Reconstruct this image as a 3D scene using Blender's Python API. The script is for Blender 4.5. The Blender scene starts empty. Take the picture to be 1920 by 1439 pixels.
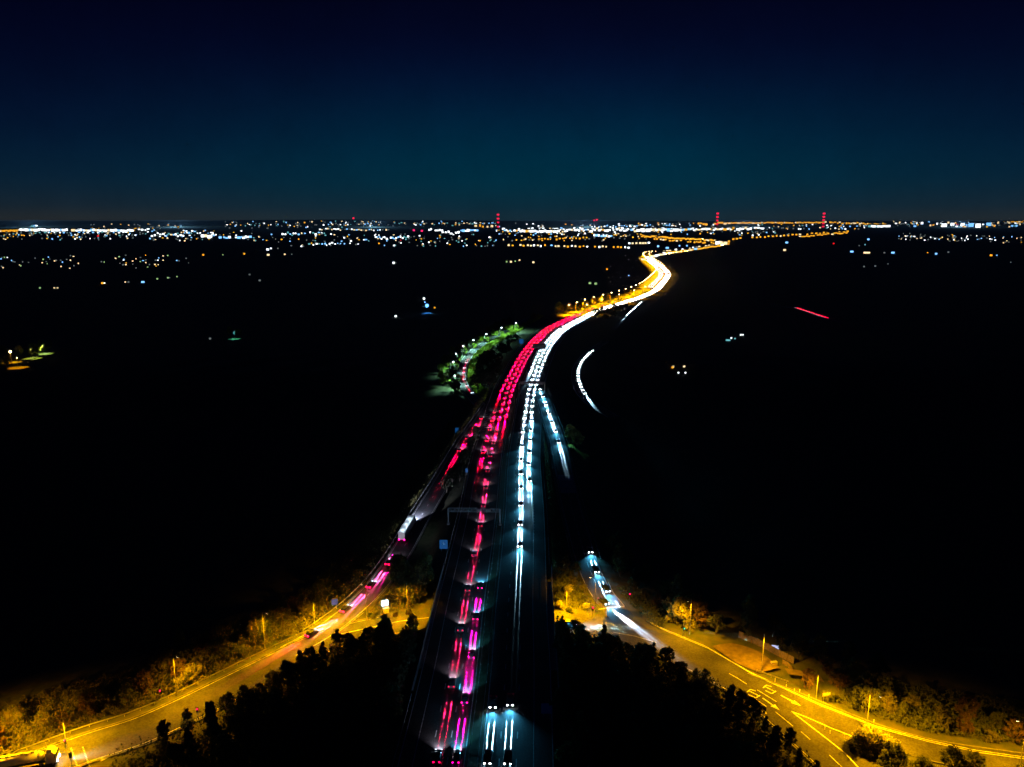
import bpy, bmesh, math, random
import numpy as np
from mathutils import Vector, Matrix, Euler
R = random.Random(7)
NP = np.random.RandomState(5)
S = bpy.context.scene
C = S.collection

# ------------------------------------------------------------------ camera
FPX, CX, CY, YH, H = 1430.0, 960.0, 719.5, 414.0, 114.0      # a drone 114 m above the motorway
PITCH = math.atan((CY - YH) / FPX)
cd = bpy.data.cameras.new('camera'); cam = bpy.data.objects.new('camera', cd); C.objects.link(cam)
cd.sensor_width = 36; cd.lens = 36 * FPX / 1920; cd.clip_start = 1; cd.clip_end = 120000
cam.location = (0, 0, H); cam.rotation_euler = (math.pi / 2 - PITCH, 0, 0)
S.camera = cam

# ------------------------------------------------------------------ exposure (a long night exposure)
S.view_settings.view_transform = 'Standard'; S.view_settings.look = 'None'
EXPO = 4.0
S.view_settings.exposure = EXPO
K = 1 / 2 ** EXPO                                             # a radiance of K shows as white
S.cycles.use_denoising = True
S.cycles.max_bounces = 3; S.cycles.diffuse_bounces = 2; S.cycles.glossy_bounces = 1
S.cycles.use_light_tree = True
S.cycles.sample_clamp_indirect = 1.0

# ------------------------------------------------------------------ night sky
def lin(c): return tuple(((v / 255 + 0.055) / 1.055) ** 2.4 if v > 10 else v / 255 / 12.92 for v in c)
w = bpy.data.worlds.new('World'); S.world = w; w.use_nodes = True
nt = w.node_tree; nt.nodes.clear(); N = nt.nodes.new; LK = nt.links.new
out = N('ShaderNodeOutputWorld'); bg = N('ShaderNodeBackground'); tc = N('ShaderNodeTexCoord'); sx = N('ShaderNodeSeparateXYZ')
LK(tc.outputs['Generated'], sx.inputs[0])
def ramp(tree, stops, interp='EASE'):
    r = tree.nodes.new('ShaderNodeValToRGB'); r.color_ramp.interpolation = interp
    e = r.color_ramp.elements
    while len(e) < len(stops): e.new(0.5)
    for i, (p, c) in enumerate(stops): e[i].position = p; e[i].color = (*c, 1)
    return r
def mathn(tree, op, a, b=None, clamp=False):
    m = tree.nodes.new('ShaderNodeMath'); m.operation = op; m.use_clamp = clamp
    for i, v in enumerate((a, b)):
        if v is None: continue
        if isinstance(v, (int, float)): m.inputs[i].default_value = v
        else: tree.links.new(v, m.inputs[i])
    return m.outputs[0]
z4 = mathn(nt, 'MULTIPLY', sx.outputs['Z'], 3.0)
mid = ramp(nt, [(0, lin((24, 46, 58))), (.05, lin((12, 42, 57))), (.15, lin((0, 49, 68))), (.30, lin((0, 40, 64))),
                (.48, lin((2, 18, 48))), (.65, lin((3, 7, 33))), (.85, lin((2, 3, 22)))], 'B_SPLINE')
side = ramp(nt, [(0, lin((40, 44, 46))), (.05, lin((20, 36, 48))), (.15, lin((6, 34, 54))), (.30, lin((3, 20, 46))),
                 (.48, lin((2, 9, 34))), (.65, lin((2, 4, 27))), (.85, lin((1, 1, 18)))], 'B_SPLINE')
LK(z4, mid.inputs[0]); LK(z4, side.inputs[0])
ax = mathn(nt, 'ABSOLUTE', mathn(nt, 'SUBTRACT', sx.outputs['X'], 0.06))
ax = mathn(nt, 'DIVIDE', mathn(nt, 'SUBTRACT', ax, 0.12), 0.44, True)
mx = N('ShaderNodeMix'); mx.data_type = 'RGBA'
LK(ax, mx.inputs['Factor']); LK(mid.outputs[0], mx.inputs[6]); LK(side.outputs[0], mx.inputs[7])
nz = N('ShaderNodeTexNoise'); nz.inputs['Scale'].default_value = 9.0; nz.inputs['Detail'].default_value = 12; nz.inputs['Roughness'].default_value = .75
LK(tc.outputs['Generated'], nz.inputs['Vector'])
nf = mathn(nt, 'ADD', mathn(nt, 'MULTIPLY', nz.outputs[0], 0.55), 0.66)
# the moonless sky itself, from the Sky Texture with the sun far below the horizon, under the town glow
sky = N('ShaderNodeTexSky'); sky.sky_type = 'NISHITA'; sky.sun_disc = False
sky.sun_elevation = math.radians(-12); sky.sun_rotation = math.radians(200)
b2 = N('ShaderNodeBackground'); LK(sky.outputs[0], b2.inputs[0]); b2.inputs[1].default_value = 0.0005
vm = N('ShaderNodeVectorMath'); vm.operation = 'SCALE'; LK(mx.outputs[2], vm.inputs[0]); LK(nf, vm.inputs['Scale'])
LK(vm.outputs[0], bg.inputs[0]); bg.inputs[1].default_value = K
ad = N('ShaderNodeAddShader'); LK(bg.outputs[0], ad.inputs[0]); LK(b2.outputs[0], ad.inputs[1]); LK(ad.outputs[0], out.inputs[0])

# ------------------------------------------------------------------ materials
def new_mat(name):
    m = bpy.data.materials.new(name); m.use_nodes = True
    return m, m.node_tree, m.node_tree.nodes['Principled BSDF']
def mat(name, col, rough=.7, col2=None, scale=1.0, detail=6, bump=0.0, metal=0.0, spec=None, mid=(.35, .65), trans=False):
    m, t, p = new_mat(name)
    p.inputs['Roughness'].default_value = rough; p.inputs['Metallic'].default_value = metal
    if spec is not None: p.inputs['Specular IOR Level'].default_value = spec
    if col2 is None: col2 = tuple(c * .75 for c in col)
    g = t.nodes.new('ShaderNodeNewGeometry'); n = t.nodes.new('ShaderNodeTexNoise')
    n.inputs['Scale'].default_value = scale; n.inputs['Detail'].default_value = detail
    t.links.new(g.outputs['Position'], n.inputs['Vector'])
    r = ramp(t, [(mid[0], col), (mid[1], col2)], 'LINEAR'); t.links.new(n.outputs[0], r.inputs[0])
    t.links.new(r.outputs[0], p.inputs['Base Color'])
    if bump:
        b = t.nodes.new('ShaderNodeBump'); b.inputs['Strength'].default_value = bump; b.inputs['Distance'].default_value = .3
        t.links.new(n.outputs[0], b.inputs['Height']); t.links.new(b.outputs[0], p.inputs['Normal'])
    return m
def emit(name, col, strength):
    m, t, p = new_mat(name)
    p.inputs['Base Color'].default_value = (.02, .02, .02, 1)
    p.inputs['Emission Color'].default_value = (*col, 1); p.inputs['Emission Strength'].default_value = strength * K
    m.cycles.emission_sampling = 'NONE'
    return m
def asphalt(name, base):
    m, t, p = new_mat(name); g = t.nodes.new('ShaderNodeNewGeometry')
    n1 = t.nodes.new('ShaderNodeTexNoise'); n1.inputs['Scale'].default_value = .12; n1.inputs['Detail'].default_value = 4
    n2 = t.nodes.new('ShaderNodeTexNoise'); n2.inputs['Scale'].default_value = 2.2; n2.inputs['Detail'].default_value = 8
    for n in (n1, n2): t.links.new(g.outputs['Position'], n.inputs['Vector'])
    s = mathn(t, 'ADD', mathn(t, 'MULTIPLY', n1.outputs[0], .55), mathn(t, 'MULTIPLY', n2.outputs[0], .45))
    r = ramp(t, [(.38, tuple(c * .52 for c in base)), (.62, tuple(c * 1.4 for c in base))], 'LINEAR')
    t.links.new(s, r.inputs[0]); t.links.new(r.outputs[0], p.inputs['Base Color'])
    p.inputs['Roughness'].default_value = .8; p.inputs['Specular IOR Level'].default_value = .25
    b = t.nodes.new('ShaderNodeBump'); b.inputs['Strength'].default_value = .25; b.inputs['Distance'].default_value = .05
    t.links.new(n2.outputs[0], b.inputs['Height']); t.links.new(b.outputs[0], p.inputs['Normal'])
    return m
M = dict(
    asphalt=asphalt('asphalt', (.06, .06, .06)), asphalt_far=asphalt('motorway_asphalt', (.055, .055, .057)),
    concrete=mat('concrete', (.30, .29, .27), .85, (.2, .195, .18), .8),
    kerb=mat('kerb_stone', (.20, .19, .18), .8, (.12, .12, .11), 1.5),
    paint=mat('road_paint', (.72, .72, .7), .6, (.34, .34, .32), 1.6),
    grass=mat('grass_ground', (.035, .045, .012), .95, (.075, .07, .025), .35, 10, .8),
    earth=mat('bare_earth', (.16, .115, .06), .95, (.09, .065, .035), .6, 10, .8),
    steel=mat('galvanised_steel', (.42, .43, .43), .5, (.3, .31, .31), 3, metal=.3),
    gantrymetal=mat('gantry_steel', (.10, .13, .15), .6, (.07, .09, .10), 2), darkmetal=mat('dark_metal', (.03, .03, .035), .5, (.02, .02, .02), 2),
    post=mat('lamp_column_paint', (.2, .2, .185), .6, (.13, .13, .12), 2),
    tyre=mat('tyre_rubber', (.02, .02, .02), .8), rim=mat('wheel_alloy', (.45, .45, .46), .35, metal=.8),
    glass=mat('car_glass', (.015, .017, .02), .12, spec=.6),
    bark=mat('bark', (.10, .075, .05), .9, (.05, .04, .03), 3, bump=.5),
    brick=mat('brick_wall', (.25, .13, .08), .85, (.18, .09, .06), 1.2), roof=mat('roof_tile', (.09, .06, .05), .85, scale=1.5),
    shed=mat('shed_cladding', (.12, .12, .13), .7, scale=.1), timber=mat('fence_timber', (.2, .15, .09), .85, (.12, .09, .05), 2),
    bluesign=mat('blue_sign_face', (.02, .16, .55), .4, (.015, .13, .48), 1), whitesign=mat('white_sign_face', (.75, .75, .75), .4),
    yellowbox=mat('utility_box_paint', (.55, .5, .35), .6), redmast=mat('mast_red_paint', (.4, .03, .02), .6), lining=mat('tanker_shell', (.75, .73, .68), .3, (.6, .58, .54), 1.0),
    cabpaint=mat('lorry_cab_paint', (.7, .68, .6), .35),
    leaf_a=mat('leaf_green', (.060, .075, .018), .7, (.11, .12, .03), 1.6), leaf_b=mat('leaf_olive', (.08, .078, .02), .7, (.14, .125, .034), 1.6),
    leaf_c=mat('leaf_autumn', (.12, .065, .02), .7, (.08, .05, .018), 1.6), leaf_d=mat('leaf_lamplit', (.20, .20, .05), .7, (.30, .28, .07), 1.6),  # leaf_d: lamplight put into a brighter leaf colour
    leaf_e=mat('leaf_lime', (.17, .25, .015), .7, (.28, .36, .02), 1.6), leaf_k=mat('leaf_shaded', (.02, .026, .01), .8, (.03, .038, .014), 1.6),  # leaf_k: shade put into a near-black leaf colour
    head=emit('headlamp_glow', (.72, .9, 1), 60), tail=emit('tail_lamp_glow', (1, 0, .06), 10), tailm=emit('tail_lamp_magenta', (1, 0, .22), 9),
    taild=emit('tail_lamp_dim', (1, .01, .1), 2.5), brake=emit('brake_lamp_glow', (1, .0, .03), 16), amber=emit('indicator_glow', (1, .28, .0), 9),
    tailoff=emit('tail_lamp_faint', (1, .0, .05), .25), headdim=emit('headlamp_far_side', (.6, .8, 1), 6),
    sodium=emit('sodium_lamp_glow', (1, .62, .25), 30), sodfar=emit('sodium_far_glow', (1, .5, .02), 1.7), led=emit('led_lamp_glow', (.65, .95, 1), 40),
    cw=emit('town_light_white', (.85, .95, 1), 3.2), cb=emit('town_light_blue', (.18, .5, 1), 2.2), ca=emit('town_light_amber', (1, .42, .02), 1.6),
    cy=emit('town_light_warm', (1, .75, .4), 1.7), ct=emit('town_light_teal', (.15, .55, .6), 1.0), cg=emit('town_light_green', (.5, .9, .35), .8),
    cr=emit('town_light_red', (1, .01, .02), 1.5), cp=emit('town_light_pink', (1, .02, .18), 1.8), cd=emit('town_light_dim', (.4, .5, .5), .35),
    redlamp=emit('mast_red_lamp', (1, .01, .06), 1.6), redlight=emit('signal_red_lens', (1, .0, .06), 14), greenlight=emit('signal_green_lens', (.0, 1, .55), 4),
    signlit=emit('lit_sign_face', (.55, .82, 1), 3.5), signglow=emit('blue_sign_face_glow', (.01, .14, .5), .35), panelwhite=emit('lit_panel', (.6, .65, 1), 1.0),  # blue sign faces given a weak glow of their own
    bluelamp=emit('blue_floodlight', (.12, .4, 1), 3))
for k, c in {'white': (.7, .7, .7), 'silver': (.4, .41, .43), 'grey': (.06, .06, .065), 'black': (.015, .015, .016), 'dark red': (.06, .008, .008), 'dark blue': (.01, .02, .06)}.items():
    M['car_' + k] = mat('car_paint_' + k, c, .3, tuple(v * .9 for v in c), 2)

for k_ in [k for k in M if k.startswith('leaf_')]:           # leaves let light through
    t = M[k_].node_tree; p = t.nodes['Principled BSDF']; tr = t.nodes.new('ShaderNodeBsdfTranslucent'); ms = t.nodes.new('ShaderNodeMixShader'); ms.inputs[0].default_value = .4
    t.links.new(p.inputs['Base Color'].links[0].from_socket, tr.inputs['Color']); t.links.new(p.outputs[0], ms.inputs[1]); t.links.new(tr.outputs[0], ms.inputs[2])
    t.links.new(ms.outputs[0], t.nodes['Material Output'].inputs['Surface'])

# ------------------------------------------------------------------ helpers
def ray(x, y):
    t = y - CY; cp, sp = math.cos(PITCH), math.sin(PITCH)
    return np.array([(x - CX) / FPX, cp - t / FPX * sp, -(sp + t / FPX * cp)])
def gp(x, y, z=0.0):
    d = ray(x, y); s = (z - H) / d[2]
    return np.array([d[0] * s, d[1] * s, z])
def tag(o, label=None, cat=None, group=None, kind=None):
    if label: o['label'] = label
    if cat: o['category'] = cat
    if group: o['group'] = group
    if kind: o['kind'] = kind
    return o
def empty(name, loc, rz=0.0):
    o = bpy.data.objects.new(name, None); C.objects.link(o); o.location = loc; o.rotation_euler = (0, 0, rz); o.empty_display_size = .5
    return o
class MB:
    def __init__(s): s.v = []; s.f = []; s.m = []
    def face(s, pts, mi=0):
        b = len(s.v); s.v += [tuple(p) for p in pts]; s.f.append(tuple(range(b, b + len(pts)))); s.m.append(mi)
    def box(s, c, d, rz=0.0, mi=0, taper=1.0):
        cs, sn = math.cos(rz), math.sin(rz); b = len(s.v)
        for dz in (-.5, .5):
            k = taper if dz > 0 else 1
            for dx, dy in ((-.5, -.5), (.5, -.5), (.5, .5), (-.5, .5)):
                x, y = dx * d[0] * k, dy * d[1] * k
                s.v.append((c[0] + x * cs - y * sn, c[1] + x * sn + y * cs, c[2] + dz * d[2]))
        for q in ((0, 3, 2, 1), (4, 5, 6, 7), (0, 1, 5, 4), (1, 2, 6, 5), (2, 3, 7, 6), (3, 0, 4, 7)):
            s.f.append(tuple(b + i for i in q)); s.m.append(mi)
    def tube(s, p0, p1, r0, r1=None, n=8, mi=0, caps=True):
        r1 = r0 if r1 is None else r1
        a, b_ = Vector(p0), Vector(p1); d = (b_ - a).normalized()
        u = d.orthogonal().normalized(); v = d.cross(u); b = len(s.v)
        for c, r in ((a, r0), (b_, r1)):
            for i in range(n):
                t = 2 * math.pi * i / n; s.v.append(tuple(c + (u * math.cos(t) + v * math.sin(t)) * r))
        for i in range(n):
            j = (i + 1) % n; s.f.append((b + i, b + j, b + n + j, b + n + i)); s.m.append(mi)
        if caps:
            s.f.append(tuple(b + i for i in range(n))[::-1]); s.m.append(mi)
            s.f.append(tuple(b + n + i for i in range(n))); s.m.append(mi)
    def ball(s, c, r, n=8, mi=0, sz=1.0):
        b = len(s.v); rings = n // 2
        for i in range(rings + 1):
            ph = math.pi * i / rings
            for j in range(n):
                t = 2 * math.pi * j / n
                s.v.append((c[0] + r * math.sin(ph) * math.cos(t), c[1] + r * math.sin(ph) * math.sin(t), c[2] + r * sz * math.cos(ph)))
        for i in range(rings):
            for j in range(n):
                k = (j + 1) % n
                s.f.append((b + i * n + j, b + (i + 1) * n + j, b + (i + 1) * n + k, b + i * n + k)); s.m.append(mi)
    def mesh(s, name, mats):
        me = bpy.data.meshes.new(name); me.from_pydata(s.v, [], s.f)
        for m in (mats if isinstance(mats, (list, tuple)) else [mats]): me.materials.append(m)
        if len(me.materials) > 1: me.polygons.foreach_set('material_index', s.m)
        me.update(); return me
    def build(s, name, mats, parent=None, smooth=False):
        me = s.mesh(name, mats); o = bpy.data.objects.new(name, me); C.objects.link(o)
        if parent is not None: o.parent = parent
        if smooth:
            me.polygons.foreach_set('use_smooth', [True] * len(me.polygons))
        return o
def copy_tree(o, parent=None):
    c = o.copy(); C.objects.link(c)
    c.parent = parent
    for ch in KIDS.get(o.name, ()): copy_tree(ch, c)
    return c
KIDS = {}
def protos(root):
    for o in list(C.objects):
        if o.parent is not None: KIDS.setdefault(o.parent.name, [])
    KIDS.clear()
    for o in C.objects:
        if o.parent is not None: KIDS.setdefault(o.parent.name, []).append(o)
    return root
def hide_proto(o):                                            # a prototype that is itself never placed is removed at the end
    TRASH.append(o)
TRASH = []

class Path:
    def __init__(s, pts, step=2.0):
        P = np.array(pts, float); Q = np.vstack([2 * P[0] - P[1], P, 2 * P[-1] - P[-2]]); outp = []
        for i in range(1, len(Q) - 2):
            p0, p1, p2, p3 = Q[i - 1:i + 3]
            L = np.linalg.norm(p2 - p1); n = max(2, int(L / step) + 1)
            for t in np.linspace(0, 1, n, endpoint=False):
                # centripetal-like: scale tangents by segment length so uneven spacing does not loop
                l0 = np.linalg.norm(p1 - p0) + 1e-6; l2 = np.linalg.norm(p3 - p2) + 1e-6
                m1 = ((p1 - p0) / l0 + (p2 - p1) / L) / 2 * L; m2 = ((p2 - p1) / L + (p3 - p2) / l2) / 2 * L
                t2, t3 = t * t, t * t * t
                outp.append((2 * t3 - 3 * t2 + 1) * p1 + (t3 - 2 * t2 + t) * m1 + (-2 * t3 + 3 * t2) * p2 + (t3 - t2) * m2)
        outp.append(P[-1]); A = np.array(outp)
        d = np.r_[0, np.cumsum(np.linalg.norm(np.diff(A[:, :2], axis=0), axis=1))]
        n = max(2, int(d[-1] / step) + 1); s.s = np.linspace(0, d[-1], n)
        s.p = np.stack([np.interp(s.s, d, A[:, k]) for k in range(3)], 1)
        T = np.gradient(s.p[:, :2], axis=0)
        k = 5
        Tp = np.pad(T, ((k, k), (0, 0)), 'edge'); T = np.stack([np.convolve(Tp[:, i], np.ones(2 * k + 1) / (2 * k + 1), 'valid') for i in range(2)], 1)
        T /= np.linalg.norm(T, axis=1)[:, None] + 1e-9
        s.t = T; s.n = np.stack([T[:, 1], -T[:, 0]], 1); s.len = d[-1]
    def at(s, u, off=0.0, dz=0.0):
        u = min(max(u, 0), s.len)
        p = np.array([np.interp(u, s.s, s.p[:, k]) for k in range(3)])
        n = np.array([np.interp(u, s.s, s.n[:, k]) for k in range(2)]); n /= np.linalg.norm(n)
        return np.array([p[0] + n[0] * off, p[1] + n[1] * off, p[2] + dz]), math.atan2(n[0], -n[1])   # position, heading
    def s_at_y(s, y):                                         # arc length where the picture row y is reached on the path
        r = gp(CX, y, 0)[1]
        i = int(np.argmin(np.abs(s.p[:, 1] - r))); return s.s[i]
def ribbon(mb, path, a, b, s0=0, s1=None, dz=0.0, step=None, mi=0, thick=0.0):
    s1 = path.len if s1 is None else s1
    n = max(2, int((s1 - s0) / (step or 3.0)) + 1); prev = None
    for u in np.linspace(s0, s1, n):
        p, _ = path.at(u, a(u) if callable(a) else a, dz); q, _ = path.at(u, b(u) if callable(b) else b, dz)
        if prev is not None:
            mb.face([prev[0], prev[1], q, p], mi)
            if thick:
                lo = lambda v: (v[0], v[1], v[2] - thick)
                mb.face([lo(prev[0]), prev[0], p, lo(p)], mi); mb.face([prev[1], lo(prev[1]), lo(q), q], mi)
                mb.face([lo(p), lo(q), lo(prev[1]), lo(prev[0])], mi)
        prev = (p, q)
def dashes(mb, path, off, s0, s1, on=2.0, period=9.0, wdt=.15, dz=.02):
    u = s0
    while u < s1:
        ribbon(mb, path, off - wdt / 2, off + wdt / 2, u, min(u + on, s1), dz, on); u += period

# ------------------------------------------------------------------ the roads, in metres
ZR = -7.0                                                     # the roundabout lies 7 m under the motorway
med = [(874, 1560), (886, 1439), (899, 1330), (909, 1240), (917, 1150), (929, 1050), (939, 960), (946, 866), (958, 796), (966, 754), (973, 727), (985, 699), (998, 671),
       (1016, 643), (1045, 616), (1072, 602), (1096, 590), (1126, 578), (1150, 571), (1192, 558), (1217, 547), (1233, 533), (1243, 521), (1246, 514),
       (1240, 505), (1230, 497), (1220, 489), (1216, 483), (1222, 479.5), (1240, 477), (1272, 472.5), (1311, 466.5), (1346, 461), (1358, 457.5), (1356, 453.5),
       (1336, 450.3), (1300, 447.6), (1260, 445.8), (1215, 444)]
MW = Path([gp(x, y) for x, y in med], 3.0)
def zp(pts): return [gp(x, y, z) for x, y, z in pts]
SL = Path(zp([(540, 1222, -7), (600, 1189, -7), (668, 1137, -6.6), (712, 1092, -5.8), (747, 1044, -4.8), (785, 977, -3.2), (826, 909, -1.6), (853, 862, -.5), (882, 815, .03), (905, 783, .03), (925, 752, .03), (941, 727, .03)]))
OR = Path(zp([(1008, 722, .03), (1020, 752, .03), (1033, 790, .03), (1046, 830, .03), (1060, 895, -.8), (1072, 950, -2.2), (1088, 1008, -4), (1098, 1043, -5), (1114, 1085, -6), (1136, 1122, -6.9), (1160, 1150, -6.97), (1190, 1180, -6.97)]))
RGL = Path(zp([(-60, 1500, ZR), (20, 1459, ZR), (90, 1430, ZR), (170, 1400, ZR), (260, 1371, ZR), (350, 1331, ZR), (450, 1281, ZR), (540, 1236, ZR), (610, 1203, ZR), (690, 1180, ZR), (760, 1167, ZR), (830, 1160, ZR),
               (900, 1158, ZR), (970, 1159, ZR), (1040, 1163, ZR), (1100, 1172, ZR), (1170, 1187, ZR), (1250, 1215, ZR), (1330, 1249, ZR), (1400, 1287, ZR), (1450, 1321, ZR), (1500, 1364, ZR), (1550, 1407, ZR), (1610, 1464, ZR), (1680, 1540, ZR)]))
EX = Path(zp([(1390, 1277, ZR + .03), (1480, 1311, ZR + .03), (1560, 1345, ZR + .03), (1650, 1380, ZR + .03), (1750, 1408, ZR + .03), (1850, 1425, ZR + .03), (1960, 1440, ZR + .03), (2100, 1455, ZR + .03)]))
GS = Path([gp(x, y, .03) for x, y in [(1000, 592), (965, 613), (935, 629), (903, 647), (882, 664), (870, 682), (865, 700), (867, 718), (875, 732), (886, 745), (900, 760)]])
WS = Path([gp(x, y, .03) for x, y in [(1135, 640), (1113, 655), (1097, 668), (1085, 684), (1080, 700), (1082, 718), (1091, 738), (1107, 755), (1125, 767), (1150, 782)]])
NS = Path([gp(x, y, .03) for x, y in [(1150, 618), (1168, 600), (1185, 583), (1203, 567), (1222, 553), (1238, 538)]])

def smooth(x): x = np.clip(x, 0, 1); return x * x * (3 - 2 * x)
def near(path, X, Y, lim=60):
    D = np.full(X.shape, 1e9); Z = np.zeros(X.shape); SG = np.zeros(X.shape)
    P = path.p[::2]; T = path.n[::2]
    for (px, py, pz), (nx, ny) in zip(P, T):
        if py > 760: continue
        m = (np.abs(Y - py) < lim) & (np.abs(X - px) < lim)
        if not m.any(): continue
        d = np.hypot(X[m] - px, Y[m] - py); c = D[m]; b = d < c
        z = Z[m]; z[b] = pz; c[b] = d[b]; D[m] = c; Z[m] = z
        sg = SG[m]; sg[b] = ((X[m] - px) * nx + (Y[m] - py) * ny)[b]; SG[m] = sg
    return D, Z, SG
def hillz(X, Y):
    k = smooth((Y - 9000) / 9000)
    return k * (72 + 62 * np.exp(-((X + 4300) / 3000.0) ** 2) + 8 * np.sin(X / 1240) + 5 * np.sin(X / 510 + 2))
def ground_z(X, Y):
    X = np.asarray(X, float); Y = np.asarray(Y, float)
    z = -7.6 + 7.1 * smooth((Y - 430) / 160)
    z = z + .35 * np.sin(X / 9.0) * np.sin(Y / 11.0) * (Y < 650)
    dm, _, sg = near(MW, X, Y); dr, _, _ = near(RGL, X, Y)
    wm = smooth(1 - (dm - 18) / 14) * smooth((dr - 7.5) / 9)
    z = z * (1 - wm) + (-.18) * wm
    z = np.where((dm < 16.8) & (dr > 15), -.18, z)
    for p, hw in ((SL, 5), (OR, 6)):
        d, zz, _ = near(p, X, Y); k = smooth(1 - (d - hw) / 9) * smooth((dr - 6) / 5)
        k2 = np.where((dm < 18) & (dr > 15), 0, k)
        z = z * (1 - k2) + (zz - .2) * k2
    k = smooth(1 - (dr - 7.5) / 5); z = z * (1 - k) + (ZR - .15) * k
    d, zz, _ = near(EX, X, Y); k = smooth(1 - (d - 5) / 5); z = z * (1 - k) + (ZR - .15) * k
    return z + hillz(X, Y)
def gz(x, y): return float(ground_z(np.array([x]), np.array([y]))[0])
def on_ground(x, y, z0=ZR):                                   # a picture point dropped on the terrain
    p = gp(x, y, z0)
    for _ in range(6): p = gp(x, y, gz(p[0], p[1]))
    return p

def grow(a, b, st, k):
    o = [a]
    while o[-1] < b: o.append(o[-1] + st); st *= k
    return o
xs = sorted([-x for x in grow(215, 60000, 4, 1.2)] + list(np.arange(-211.5, 211.6, 3.0)) + grow(215, 60000, 4, 1.2))
ys = sorted(set([-3000, -900, -300, 0, 60, 90, 105] + list(np.arange(115, 620, 3.0)) + grow(620, 60000, 6, 1.08)))
XX, YY = np.meshgrid(np.array(xs), np.array(ys)); ZZ = ground_z(XX, YY)
me = bpy.data.meshes.new('ground'); nx, ny = len(xs), len(ys)
V = np.stack([XX.ravel(), YY.ravel(), ZZ.ravel()], 1)
idx = np.arange(nx * ny).reshape(ny, nx)
F = np.stack([idx[:-1, :-1].ravel(), idx[:-1, 1:].ravel(), idx[1:, 1:].ravel(), idx[1:, :-1].ravel()], 1)
me.from_pydata(V.tolist(), [], F.tolist()); me.materials.append(M['grass']); me.polygons.foreach_set('use_smooth', [True] * len(me.polygons))
g = bpy.data.objects.new('ground', me); C.objects.link(g); tag(g, kind='structure')

def road(name, path, a, b, material, **kw):
    mb = MB(); ribbon(mb, path, a, b, **kw); o = mb.build(name, material); tag(o, kind='structure'); return o
road('motorway_northbound', MW, -16.2, -1.6, M['asphalt_far'], thick=.12)
road('motorway_southbound', MW, 1.6, 17.5, M['asphalt_far'], thick=.12)
road('roundabout_road', RGL, -6.2, 6.2, M['asphalt'], thick=.12)
road('entry_slip_road', SL, -3.9, 3.9, M['asphalt'], thick=.12)
road('exit_slip_road', OR, lambda u: -3.8, lambda u: 4.2, M['asphalt'], thick=.12)
road('exit_road', EX, -4.2, 4.0, M['asphalt'], thick=.12)
road('link_road', GS, -3.8, 3.8, M['asphalt'], thick=.12)
road('loop_road', WS, -3.8, 3.8, M['asphalt'], thick=.12)
road('joining_slip_road', NS, -3.6, 3.6, M['asphalt_far'], thick=.12)
mb = MB(); ribbon(mb, MW, -1.58, 1.58, 0, MW.s_at_y(560), -.02, 4); tag(mb.build('central_reservation', M['grass']), kind='structure')

# markings
mb = MB(); sfar = MW.s_at_y(600)
for off in (-1.9, -12.9, -16.0, 1.9, 13.0, 17.2): ribbon(mb, MW, off - .1, off + .1, 0, sfar, .02)
for off in (-5.55, -9.2, 5.6, 9.3): dashes(mb, MW, off, 0, sfar, 2.4, 9, .24)
dashes(mb, MW, 13.2, MW.s_at_y(1000), MW.s_at_y(730), 1, 3, .2)
ribbon(mb, SL, -3.6, -3.45, 0, SL.len - 40, .02, 2); ribbon(mb, SL, 3.4, 3.58, 0, SL.len - 70, .02, 2); dashes(mb, SL, -.1, 0, SL.len - 30, 2, 9, .14)
ribbon(mb, OR, -3.5, -3.35, 0, OR.len - 28, .02, 2); ribbon(mb, OR, 3.8, 3.96, 0, OR.len - 22, .02, 2); dashes(mb, OR, .2, 0, OR.len - 30, 4, 6, .14)
# bars across the foot of the exit slip
for i in range(16):
    u = OR.s_at_y(888) + i * 1.4; ribbon(mb, OR, -3.2, 3.4, u, u + .6, .02, .6)
ribbon(mb, RGL, -5.75, -5.58, 0, RGL.len * .395, .02, 2); ribbon(mb, RGL, 5.5, 5.68, 0, RGL.len, .02, 2)
sR = RGL.s_at_y(1163)
def pxline(mb, pts, wdt, z=ZR, dz=.035):
    P = [gp(x, y, z + dz) for x, y in pts]
    for a, b in zip(P[:-1], P[1:]):
        d = b - a; n = np.array([d[1], -d[0], 0]); n /= np.linalg.norm(n) + 1e-9; n *= wdt / 2
        mb.face([a - n, b - n, b + n, a + n])
def arrow(mb, a, b):
    A, B = gp(*a, ZR + .035), gp(*b, ZR + .035); d = B - A; L = np.linalg.norm(d); d /= L; n = np.array([d[1], -d[0], 0]); m = A + d * L * .6
    mb.face([A - n * .18, m - n * .18, m + n * .18, A + n * .18]); mb.face([m - n * .75, B, m + n * .75])
for a, b in (((1464, 1304), (1502, 1324)), ((1430, 1309), (1462, 1332)), ((1417, 1321), (1438, 1339)), ((164, 1432), (205, 1420))): arrow(mb, a, b)
for p in (((1420, 1294), (1456, 1316)), ((1403, 1302), (1437, 1325)), ((1454, 1335), (1487, 1362)), ((1502, 1372), (1519, 1387)), ((1555, 1416), (1581, 1441)),
          ((1367, 1263), (1383, 1272)), ((1383, 1272), (1400, 1283)), ((1278, 1251), (1305, 1266)), ((1150, 1186), (1190, 1193), (1231, 1205))): pxline(mb, p, .22)
for p in (((1484, 1334), (1520, 1362), (1555, 1389), (1585, 1413), (1611, 1441)), ((1484, 1334), (1517, 1347), (1560, 1366), (1598, 1381), (1680, 1408))): pxline(mb, p, .3)
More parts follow.
